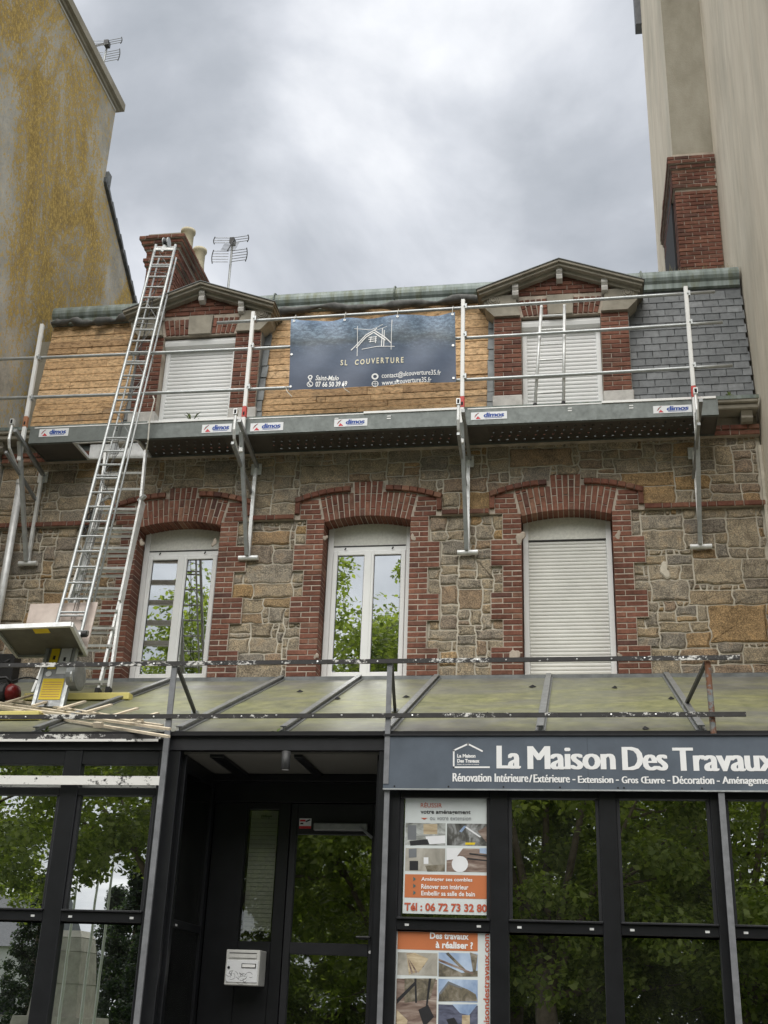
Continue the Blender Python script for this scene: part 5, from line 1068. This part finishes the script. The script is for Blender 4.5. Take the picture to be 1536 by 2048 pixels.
# ------------------------------------------------------------------ ladders and hoist
def hoist():
    lt, rt = aY(312, 490, 13.9), aY(351, 490, 13.9); lb, rb = aY(68, 1420, 11.66), aY(125, 1420, 11.66)
    r = empty('ladder_hoist', (lb+rb)/2, 'galvanised roofers ladder hoist leaning up to the left chimney', 'ladder hoist')
    ax = (lt-lb).normalized(); nrm = (rb-lb).normalized().cross(ax).normalized()
    if nrm.y > 0: nrm = -nrm                                 # pointing outwards, to the street
    L = (lt-lb).length
    def at(u, t, o=0): return (lb.lerp(lt, t/L)).lerp(rb.lerp(rt, t/L), u)+nrm*o
    for u in (0, 1):
        b = MB(); b.tube([at(u, k*L/12) for k in range(13)], .021, 10); build('rail', b, M['galv'], r, smooth=True)
        b = MB(); b.tube([at(.06+.88*u, 1.0, -.16), at(.06+.88*u, L-.1, -.16)], .014, 8); build('back_rail', b, M['galv'], r, smooth=True)
    t = .3; k = 0
    while t < L-.03:
        b = MB(); b.tube([at(0, t), at(1, t)], .0135, 8); build('rung', b, M['galv'], r)
        if k % 9 == 4: b = MB(); b.tube([at(0, t+.045), at(1, t+.045)], .0135, 8); build('rung', b, M['galv'], r)
        t += .229; k += 1
    t = .6; k = 0
    while t < L-.5:
        u = k % 2; b = MB(); b.tube([at(u, t), at(u, t+.02, -.04), at(.9-.8*u, t+.10, -.15), at(.9-.8*u, t+.14, -.16), at(u*.98+.01, t+.55, 0)], .0055, 6); build('lacing', b, M['galv_dark'], r); t += .56; k += 1
    for u in (.42, .52, .58): b = MB(); b.tube([at(u, 1.2, -.05), at(.5, L-.05, -.02)], .003, 4); build('cable', b, M['black_steel'], r)
    c = at(.55, L+.02, .02); b = MB()
    for o in (-.035, .035): b.tube([c+(rb-lb).normalized()*(o-.006), c+(rb-lb).normalized()*(o+.006)], .085, 16)
    hd = build('pulley_cheek', b, M['galv'], r); hd.scale = (1, 1, 1); b = MB(); b.tube([c-(rb-lb).normalized()*.028, c+(rb-lb).normalized()*.028], .06, 14); build('pulley_wheel', b, M['black_rubber'], r)
    b = MB(); b.bar(at(.35, L-.16, .01), at(.55, L, .02), .03, .05); b.bar(at(0, L-.10), at(1, L-.10), .03, .04); build('head_bar', b, M['alu'], r)
    # carriage: back board and hinged tray
    br_, bl_ = aY(172, 1308, 11.98), aY(36, 1312, 11.98); fr, fl = aY(143, 1249, 11.25), aY(-10, 1255, 11.25); tl, tr = aY(62, 1210, 12.14), aY(197, 1206, 12.14)
    def slab(name, p, n, th, mat, e=None):
        n = n.normalized()*th; b = MB(); b.hexa([*p, *[q+n for q in p]]); return build(name, b, M[mat], r)
    slab('back_board', [bl_+Vector((.02,.0,0)), br_, tr, tl], Vector((0,-.95,.3)), .018, 'plywood')
    up = (br_-bl_).cross(fr-br_); up = up if up.z > 0 else -up
    slab('tray_floor', [bl_, br_, fr, fl], up, .012, 'tray_under')
    for a, e in ((bl_, br_), (br_, fr), (fr, fl), (fl, bl_)): b = MB(); b.bar(a, e, .035, .05, up); build('tray_edge', b, M['alu' if (a is fr or a is br_) else 'galv'], r)
    s = fl.lerp(fr, .57); s2 = bl_.lerp(br_, .57); c = s.lerp(s2, .09); dx = (fr-fl).normalized(); dy = (s2-s).normalized(); b = MB(); b.hexa([c-dx*.085-up.normalized()*.004, c+dx*.085-up.normalized()*.004, c+dx*.085+dy*.11-up.normalized()*.004, c-dx*.085+dy*.11-up.normalized()*.004]+[q-up.normalized()*.0001 for q in (c-dx*.085, c+dx*.085, c+dx*.085+dy*.11, c-dx*.085+dy*.11)]); build('warning_label', b, M['label_yellow'], r)
    for u in (-.2, 1.2):
        b = MB(); p = at(u, .93, .05); b.tube([p-dx*.03, p+dx*.03], .035, 12); build('roller', b, M['black_rubber'], r)
    b = MB(); b.bar(at(-.35, .96, .03), at(1.3, .96, .03), .05, .05); build('carriage_beam', b, M['galv_dark'], r)
    # winch base with its labels and drum
    def face(u0, u1, t0, t1, o, mat, name, th=.004):
        b = MB(); p = [at(u0, t0, o), at(u1, t0, o), at(u1, t1, o), at(u0, t1, o)]; b.hexa([*p, *[q+nrm*th for q in p]]); return build(name, b, M[mat], r)
    face(.02, 1.0, .02, .92, .022, 'galv_dark', 'winch_plate', .02)
    for u in (.0, 1.0): b = MB(); b.bar(at(u, 0, .03), at(u, .95, .03), .035, .06); build('winch_channel', b, M['galv'], r)
    face(.12, .88, .10, .36, .044, 'label_yellow', 'warning_label'); face(.16, .46, .48, .88, .044, 'label_yellow', 'warning_label'); face(.52, .9, .42, .76, .044, 'label_white', 'warning_label')
    b = MB(); p = at(.26, .42, .046); b.tube([p, p+nrm*.004], .035, 14); build('label_disc', b, M['label_white'], r)
    for k in range(7): face(.18, .82, .13+k*.03, .137+k*.03, .0485, 'orange_brown', 'label_line', .0006)
    for k, (u, t0) in enumerate(((.31, .6), (.7, .58))): face(u-.04, u+.05, t0, t0+.05, .0485, 'dark_ink', 'label_line', .0006)
    b = MB(); p = at(1.18, .42, .0); b.tube([p-dx*.06, p-dx*.05, p+dx*.05, p+dx*.06], [.12,.16,.16,.12], 20); build('winch_drum', b, M['galv_dark'], r); b = MB(); b.tube([at(1.24, .35, .12), at(1.3, .35, .12)], .07, 14); build('gear_cover', b, M['galv'], r)
hoist()
def motor():
    c = on_canopy(8, 1410)+Vector((0, 0, .12)); r = empty('electric_motor', c-Vector((0,0,.12)), 'black and dark red electric motor with cable lying on the sheet roof', 'motor')
    b = MB(); b.tube([c+Vector((-.34,0,.0)), c+Vector((-.3,0,0)), c+Vector((.02,0,0)), c+Vector((.04,0,0))], [.09,.125,.125,.1], 18); build('housing', b, M['black_rubber'], r, smooth=False)
    b = MB(); b.tube([c+Vector((.03,-.01,.01)), c+Vector((.06,-.01,.01)), c+Vector((.14,-.01,0)), c+Vector((.17,-.01,0))], [.09,.11,.09,.04], 18); build('end_cap', b, M['motor_red'], r, smooth=True)
    b = MB(); b.tube([c+Vector((-.3,-.05,.13)), c+Vector((-.2,-.05,.17)), c+Vector((0,-.05,.18)), c+Vector((.06,-.04,.12))], .016, 8); build('grip', b, M['black_rubber'], r, smooth=True)
    pts = [c+Vector((-.05+.52*k/10, .1, .15+.10*math.sin(math.pi*k/10)-.06*k/10)) for k in range(11)]; b = MB(); b.tube(pts, .009, 6); build('cable', b, M['black_rubber'], r, smooth=True)
    for k in range(6): b = MB(); x = c.x-.28+k*.045; b.tube([(x, c.y, c.z), (x+.012, c.y, c.z)], .132, 18); build('cooling_fin', b, M['black_steel'], r)
    b = MB(); p = aY(-2, 1365, D-.25); b.cbox(p.x-.5, p.x+.155, p.y, p.y+.2, cz(p.y)+.005, R(4.18), .01); k = build('tool_case', b, M['black_rubber'], None, 'black case standing on the roof against the stone wall', 'case', base=(p.x, p.y, cz(p.y)))
    b = MB(); b.tube([(p.x-.1, p.y-.01, R(3.95)), (p.x-.05, p.y-.04, R(4.02)), (p.x+.05, p.y-.04, R(4.06)), (p.x+.1, p.y-.01, R(4.1))], .008, 6); build('strap', b, M['black_steel'], k)
motor()
def ladder():
    lb, rb = aY(66, 1386, 12.95), aY(217, 1386, 12.95); lm, rm = aY(141, 1205, 13.2), aY(243, 1205, 13.2); lt, rt = aY(204, 1003, 13.43), aY(285, 1003, 13.43)
    r = empty('extension_ladder', (lb+rb)/2, 'wide aluminium extension ladder from the sheet roof up to the deck hatch', 'ladder')
    tt = aY(294, 906, 13.53); lt2 = lt+(tt-rt)
    def stile(pts, w, h, name='stile'):
        for a, e in zip(pts[:-1], pts[1:]): b = MB(); b.bar(a, e, w, h, (0,-1,.2)); build(name, b, M['alu'], r)
    stile([lb, lm, lt], .03, .07); stile([rb, rm, rt], .03, .07)
    o = Vector((0, -.05, 0)); stile([rm+o, rt+o, tt+o], .028, .065, 'upper_stile'); stile([lm+o, lt+o, lt2+o], .028, .065, 'upper_stile')
    b2 = Vector((0, .05, 0)); il, ir = lb.lerp(rb, .12)+b2, lb.lerp(rb, .84)+b2; il2, ir2 = lm.lerp(rm, .06)+b2, lm.lerp(rm, .93)+b2; stile([ir, ir2, rt+b2], .028, .065, 'inner_stile'); stile([il, il2, lt+b2], .028, .065, 'inner_stile')
    def P2(a, m, t, f): return a.lerp(m, f*2) if f < .5 else m.lerp(t, f*2-1)
    n = 10
    for k in range(n):
        f = .06+k*.098
        for oo, dz in ((Vector(), 0), (b2, -.045)):
            if oo.length and f > .93: continue
            a, e = P2(lb, lm, lt, f)+oo, P2(rb, rm, rt, f)+oo; b = MB(); b.bar(a+Vector((0,0,dz)), e+Vector((0,0,dz)), .032, .03, (0,-.3,1)); build('rung', b, M['alu'], r)
        if f > .52: a, e = P2(lb, lm, lt, f)+o, P2(rb, rm, rt, f)+o; b = MB(); b.bar(a+Vector((0,0,.03)), e+Vector((0,0,.03)), .03, .028, (0,-.3,1)); build('rung', b, M['alu'], r)
    for k in range(3): f = .22+.33*k; b = MB(); b.bar(lt.lerp(lt2, f)+o, rt.lerp(tt, f)+o, .03, .028, (0,-.3,1)); build('rung', b, M['alu'], r)
    for p in (rb, ir): b = MB(); b.bar(p+Vector((0,0,.06)), p-Vector((0,.02,.06)), .05, .09, (0,-1,.2)); build('rubber_foot', b, M['black_rubber'], r)
    b = MB(); b.bar(rt+o+Vector((-.03,0,-.02)), rt+o+Vector((.06,-.03,.05)), .05, .04); build('stay_hook', b, M['galv'], r); b = MB(); b.bar(lt+o+Vector((.01,0,-.02)), lt+o+Vector((.12,-.03,.03)), .03, .04); build('stay_hook', b, M['galv'], r)
    pts = [aY(358, 790, 13.3), aY(366, 800, 13.28), aY(358, 840, 13.27), aY(352, 880, 13.27), aY(346, 900, 13.3), aY(340, 930, 13.45)]
    pts = [aY(x-46, y, Y) for x, y, Y in ((352,792,13.3),(355,800,13.28),(345,840,13.27),(342,880,13.27),(338,905,13.4))]
    b = MB(); b.tube(pts, .010, 6); build('tie_rope', b, M['rope'], None, 'pale rope hanging from the lowest rail beside the hoist', 'rope', base=pts[-1])
    c = aY(180, 1040, D-.07); b = MB()
    for k in range(4): q = c+Vector((-.02*k, 0, .16-.11*k)); ring = [q+Vector((.028*math.cos(a*math.pi/6), 0, .05*math.sin(a*math.pi/6))) for a in range(13)]; b.tube(ring, .012, 6)
    b.tube([c+Vector((.03,0,.22)), c+Vector((-.07,0,-.24))], .006, 5); build('chain', b, M['black_steel'], None, 'rusty black chain hanging on the wall left of the ladders', 'chain', base=c)
ladder()
def roof_ladder():
    Y = 13.44; a, e, c, d = aY(1083, 612, Y), aY(1129, 610, Y), aY(1070, 812, Y), aY(1127, 808, Y); r = empty('roof_ladder', (c+d)/2, 'narrow aluminium ladder standing on the deck before the right dormer', 'ladder')
    for p, q in ((a, c), (e, d)):
        b = MB(); b.tube([p, q], .021, 10); build('stile', b, M['alu'], r, smooth=True); b = MB(); b.tube([q+Vector((0,0,.03)), q-Vector((0,0,.02))], .027, 10); build('foot', b, M['black_rubber'], r)
    for py in (632, 661, 691, 722, 756, 787):
        f = (py-611)/200; b = MB(); b.tube([a.lerp(c, f), e.lerp(d, f)], .014, 8); build('rung', b, M['alu'], r)
roof_ladder()
def roof_clutter():
    def plank(px0, py0, px1, py1, d, h, label):
        a, e = on_canopy(px0, py0), on_canopy(px1, py1); e.y = a.y = (a.y+e.y)/2; z = max(cz(a.y), cz(e.y)); b = MB(); b.cbox(a.x, e.x, a.y-d/2, a.y+d/2, cz(a.y-d/2)+.02, cz(a.y+d/2)+h, .006); build('plank', b, M['yellow_board'], None, label, 'plank', 'yellow timber planks on the sheet roof', base=(a.x, a.y, z))
    plank(50, 1402, 262, 1400, .12, .05, 'pale yellow plank lying under the ladder feet'); plank(-25, 1442, 83, 1440, .12, .06, 'bright yellow plank at the left edge of the sheet roof')
    # batten frame: long laths with short cross pieces
    r = empty('lath_frame', on_canopy(170, 1445), 'stacked pale wooden lath frame lying across the sheet roof', 'timber laths')
    def lath(name, p0, p1, lift, w=.03, h=.022):
        a, e = on_canopy(*p0)+CN*lift, on_canopy(*p1)+CN*lift; b = MB(); b.bar(a, e, w, h, CN); build(name, b, M['pale_wood'], r)
    for k, (p0, p1, l) in enumerate((((-20,1402),(285,1452),.05), ((-20,1412),(325,1462),.05), ((-20,1424),(340,1476),.08), ((-20,1418),(130,1443),.03), ((60,1434),(338,1480),.03))): lath('long_lath', p0, p1, l)
    for x, y in ((0,1404),(45,1411),(98,1418),(150,1425),(203,1432),(255,1440),(296,1450)): lath('cross_lath', (x-32, y+13), (x+20, y-3), .10, .038, .02)
    for x, y in ((30,1436),(190,1462)): lath('packer', (x, y), (x+14, y+1), .06, .05, .05)
    for k, (px, py) in enumerate(((600,1384),(675,1398),(812,1395),(1065,1374),(1230,1376),(975,1430),(1342,1398),(1290,1458))):
        p = on_canopy(px, py)+CN*.008; b = MB(); n = 7; pts = [p+Vector((random.uniform(.02,.05)*math.cos(t*6.28/n), random.uniform(.03,.07)*math.sin(t*6.28/n)*1, 0)) for t in range(n)]; pts = [Vector((q.x, q.y, cz(q.y)+.006)) for q in pts]; top = p+CN*.02
        b.add(pts+[top], [(t, (t+1) % n, n) for t in range(n)]); build('moss_clump', b, M['void'], None, ['small dark moss clump near the first seam','dark moss clump left of the second seam','dark moss clump by the middle post','dark moss clump high on the middle sheet','dark moss clump below the shuttered window','dark moss clump low on the middle sheet','pale moss clump beside the last seam','dark moss clump above the sign'][k], 'moss', 'moss clumps on the sheet roof', base=p)
roof_clutter()

# ------------------------------------------------------------------ television aerials
def aerial(mast0, mast1, label, flip=1, s=1.0):
    r = empty('tv_aerial', mast0, label, 'aerial'); b = MB(); b.tube([mast0, mast1], .02, 8); build('mast', b, M['galv'], r); t = mast1
    for z, w, n, g in ((-.03, .30, 3, .05), (-.30, .30, 5, .055)):
        for k in range(n):
            for sg in (-1, 1): b = MB(); c = t+Vector((0, -.06, (z-k*g)*s)); b.tube([c+Vector((sg*.03, 0, 0)), c+Vector((sg*w*s, -.03, .0))], .006, 5); build('rod', b, M['galv_dark'], r)
        for sg in (-1, 1): b = MB(); q = [t+Vector((sg*(w*s-.01+.02*math.sin(math.pi*k/6)), -.09, (z+.02-(n*g)*k/6)*s)) for k in range(7)]; b.tube(q, .009, 5); build('end_bow', b, M['black_steel'], r)
    a, e = t+Vector((.04, -.1, -.12*s)), t+Vector((.10*flip, -.5, -.62*s)); b = MB(); b.tube([a, e], .012, 6); build('boom', b, M['black_steel'], r)
    for k in range(7): p = a.lerp(e, .2+.13*k); b = MB(); b.tube([p-Vector((.13*s,0,0)), p+Vector((.13*s,0,0))], .005, 5); build('director', b, M['galv_dark'], r)
    b = MB(); b.box(t.x-.02, t.x+.06, t.y-.12, t.y, t.z-.16, t.z-.06); build('amplifier', b, M['black_steel'], r)
aerial(aY(454, 600, 16.2), aY(466, 477, 16.2), 'grid television aerial on a mast right of the brick chimney')
aerial(aY(226, 170, 15.2)+Vector((-.3, 0, -.6)), aY(216, 84, 15.2)+Vector((0,0,0)), 'old bent television aerial behind the roof edge of the left building', -1, 1.0)

# ------------------------------------------------------------------ the square behind the camera, seen mirrored in the glass
def leaf_cloud(centres, per, size, seed, squash=.8):
    g = np.random.default_rng(seed); n = len(centres)*per
    c = np.repeat(np.array([q[:3] for q in centres]), per, 0); rr = np.repeat(np.array([q[3] for q in centres]), per)
    d = g.normal(size=(n, 3)); d /= np.linalg.norm(d, axis=1)[:, None]; p = c+d*(rr*g.uniform(.25, 1, n)**.6)[:, None]*np.array([1, 1, squash])
    nrm = d*.5+g.normal(size=(n, 3))*.5+np.array([0, 0, .7]); nrm /= np.linalg.norm(nrm, axis=1)[:, None]
    a = np.cross(nrm, g.normal(size=(n, 3))); a /= np.linalg.norm(a, axis=1)[:, None]; b = np.cross(nrm, a); s = (size*g.uniform(.6, 1.25, n))[:, None]
    V = np.stack([p-a*s, p+b*s*.62+a*s*.15-nrm*s*.15, p+a*s, p-b*s*.62+a*s*.15-nrm*s*.15], 1).reshape(-1, 3); return V, n, np.repeat(g.uniform(.02, 1, n), 4)
def cloud_mesh(name, V, n, tint, mat):
    me = bpy.data.meshes.new(name); me.vertices.add(4*n); me.vertices.foreach_set('co', V.astype(np.float32).ravel()); me.loops.add(4*n); me.loops.foreach_set('vertex_index', np.arange(4*n, dtype=np.int32))
    me.polygons.add(n); me.polygons.foreach_set('loop_start', np.arange(0, 4*n, 4, dtype=np.int32)); me.polygons.foreach_set('loop_total', np.full(n, 4, np.int32)); me.update(calc_edges=True)
    at = me.attributes.new('tint', 'FLOAT', 'POINT'); at.data.foreach_set('value', tint.astype(np.float32)); me.materials.append(mat); return me
def plane_tree_mesh(seed, H=16.0, RX=5.6, zb=4.2):
    g = random.Random(seed); tb = MB(); tops = []
    tb.tube([(0,0,-.1),(.05,.02,1.2),(0,.05,zb*.75),(.1,0,zb+1)], [.48,.34,.30,.24], 12)
    for k in range(9):
        a = k*2.4+g.uniform(-.3,.3); z0 = zb*.75+g.uniform(-.6,1.2); R1 = g.uniform(.45,.95)*RX; z1 = g.uniform(zb+.5, H*.85); m = (math.cos(a)*R1*.45, math.sin(a)*R1*.45, z0+(z1-z0)*.55); e = (math.cos(a)*R1, math.sin(a)*R1, z1)
        tb.tube([(0,0,max(z0,2.2)), m, e], [.13,.085,.025], 7); tops += [e, m]
        for q in range(3):
            b2 = a+g.uniform(-.9,.9); f = (m[0]+math.cos(b2)*RX*.4, m[1]+math.sin(b2)*RX*.4, m[2]+g.uniform(-.8,2.2)); tb.tube([m, tuple((m[i]+f[i])/2+g.uniform(-.15,.15) for i in range(3)), f], [.07,.045,.015], 5); tops.append(f)
    cs = [(x, y, z, g.uniform(.7,1.15)) for x, y, z in tops]
    for k in range(140):
        u = g.uniform(-1, 1); a = g.uniform(0, 6.28); w = math.sqrt(1-u*u); f = g.uniform(.55, 1)**.5; zc = (zb+H)/2; zr = (H-zb)/2
        z = zc+u*zr*f; rx = RX*(1-.25*max(0, u)) ; cs.append((math.cos(a)*w*f*rx, math.sin(a)*w*f*rx, z, g.uniform(.6, 1.25)))
    cs += [(g.uniform(-.8,.8)*RX, g.uniform(-.8,.8)*RX, zb+g.uniform(.2,3.5), g.uniform(.5,.9)) for _ in range(45)]
    return tb.mesh('trunk', M['bark'], smooth=True), cloud_mesh('crown', *leaf_cloud(cs, 190, .105, seed), M['leaf'])
def square():
    kinds = [plane_tree_mesh(3, 17.0, 5.8, 4.3), plane_tree_mesh(8, 16.5, 5.6, 2.0), plane_tree_mesh(12, 8.5, 4.6, .4)]
    spots = [(-10.9,-13,0,1.06,'plane tree behind the viewer, facing the porch side panel'), (-5.7,-16,1,1.10,'plane tree behind the viewer, facing the porch door'), (-1.0,-12.5,1,.98,'plane tree behind the viewer, facing the poster windows'), (4.1,-15,1,1,'plane tree behind the viewer, facing the last shop panes'), (11,-14,1,1,'plane tree behind the viewer at the right end of the row'), (-2.5,-24,1,1.05,'plane tree in the second row, facing the door'), (5,-25,1,1.05,'plane tree in the second row on the right'), (13,-23,1,1.05,'plane tree in the second row at the far right'), (-20.5,-15,0,.95,'plane tree behind the viewer at the left end of the row'), (-9.5,-34,0,1.1,'plane tree at the back of the square'), (3,-33,2,1,'low bushy tree behind the poster windows row'), (10,-31,2,1,'low bushy tree at the right of the back row'), (-9.5,-28,2,.9,'low bushy tree facing the lower door pane'), (-3.5,-31,2,.9,'low bushy tree behind the porch door row'), (17,-34,2,1.1,'low bushy tree at the far right of the back row')]
    for i, (x, y, k, s, lab) in enumerate(spots):
        r = empty('plane_tree', (x, y, 0), lab, 'tree', 'plane trees on the square'); r.rotation_euler = (0, 0, i*1.3); r.scale = (s, s, s)
        for nm, me in (('trunk', kinds[k][0]), ('crown', kinds[k][1])): o = bpy.data.objects.new(nm, me); COL.objects.link(o); o.parent = r
    # dark conifers
    cs = []; g = random.Random(5)
    for k in range(150): z = g.uniform(.6, 8.2); rr = (8.8-z)/8.8*2.6*g.uniform(.5, 1); a = g.uniform(0, 6.28); cs.append((rr*math.cos(a), rr*math.sin(a), z, g.uniform(.35,.6)))
    cm = cloud_mesh('crown', *leaf_cloud(cs, 110, .10, 9), M['needle']); tb = MB(); tb.tube([(0,0,-.1),(0,0,8)], [.25,.05], 8); tm = tb.mesh('trunk', M['bark'])
    for px, Yw, s, lab in ((260,-38,1.0,'dark conifer behind the stone memorial'), (65,-40,.95,'dark conifer left of the stone memorial'), (215,-42,.9,'dark conifer far behind the flag poles'), (310,-36,.9,'dark conifer right of the flag poles')):
        p = aR(px, 1950, SF, Yw); r = empty('conifer', (p.x, Yw, 0), lab, 'tree', 'conifers on the square'); r.scale = (s, s, s)
        for nm, me in (('trunk', tm), ('crown', cm)): o = bpy.data.objects.new(nm, me); COL.objects.link(o); o.parent = r
    # stone memorial and flag poles
    Yw = -27; t = aR(145, 1862, SF, Yw); w = abs(aR(185, 1862, SF, Yw).x-aR(118, 1862, SF, Yw).x)/2; r = empty('memorial', (t.x, Yw, 0), 'tapering pale stone memorial shaft on the square', 'monument')
    def taper(nm, z0, z1, a, b_, mat='monument'): b = MB(); b.hexa([(t.x-a,Yw-a,z0),(t.x+a,Yw-a,z0),(t.x+a,Yw+a,z0),(t.x-a,Yw+a,z0),(t.x-b_,Yw-b_,z1),(t.x+b_,Yw-b_,z1),(t.x+b_,Yw+b_,z1),(t.x-b_,Yw+b_,z1)]); build(nm, b, M[mat], r)
    taper('plinth', 0, .5, 2.0, 1.9); taper('base', .501, 1.2, 1.5, 1.4); zz = [1.201, 2.4, 3.6, t.z-.25, t.z]; ww = [w*1.42, w*1.28, w*1.14, w, w*.8]
    for k in range(4): taper('shaft_block', zz[k], zz[k+1]-.012, ww[k], ww[k+1]-.01 if k < 3 else ww[k+1])
    for px, top, lab in ((143,1846,'white flag pole in front of the memorial'), (186,1846,'white flag pole at the memorial edge'), (213,1866,'white flag pole right of the memorial')):
        p = aR(px-14, 1950, SF, -22.5); b = MB(); b.tube([(p.x,-22.5,0),(p.x,-22.5,8.5)], [.06,.035], 10); pl = build('flag_pole', b, M['pvc'], None, lab, 'flag pole', 'flag poles by the memorial', base=(p.x,-22.5,0)); b = MB(); b.lathe((p.x,-22.5,0), [(.14,.0),(.14,.12),(.07,.2)], 12); build('foot', b, M['galv'], pl)
    # white houses across the square
    for px, Yw, W, H, lab in ((-95,-58,11,5.2,'white house with slate roof at the left of the square'),):
        p = aR(px, 1950, SF, Yw); x0 = p.x-W/2; r = empty('town_house', (p.x, Yw, 0), lab, 'house', 'white houses across the square'); b = MB(); b.box(x0, x0+W, Yw-8, Yw, 0, H); build('wall', b, M['house_white'], r)
        b = MB(); b.prism([(Yw-8.4,H),(Yw+.4,H),(Yw-4,H+3.6)], 'x', x0-.3, x0+W+.3); rf = build('roof', b, M['roof_slate'], r); b = MB(); b.box(p.x+2, p.x+2.8, Yw-4.5, Yw-3.9, H+2.5, H+4.6); build('chimney', b, M['brick_dark'], rf)
        for k in range(4):
            for z in (1.0, 3.8):
                if z+1.5 > H: continue
                xx = x0+W*(k+.5)/4; b = MB(); b.box(xx-.5, xx+.5, Yw-.02, Yw+.04, z, z+1.5); wn = build('window', b, M['frame_soft'], r); b = MB(); b.box(xx-.58, xx+.58, Yw+.005, Yw+.08, z-.08, z-.002); build('sill', b, M['cap_stone'], wn)
square()
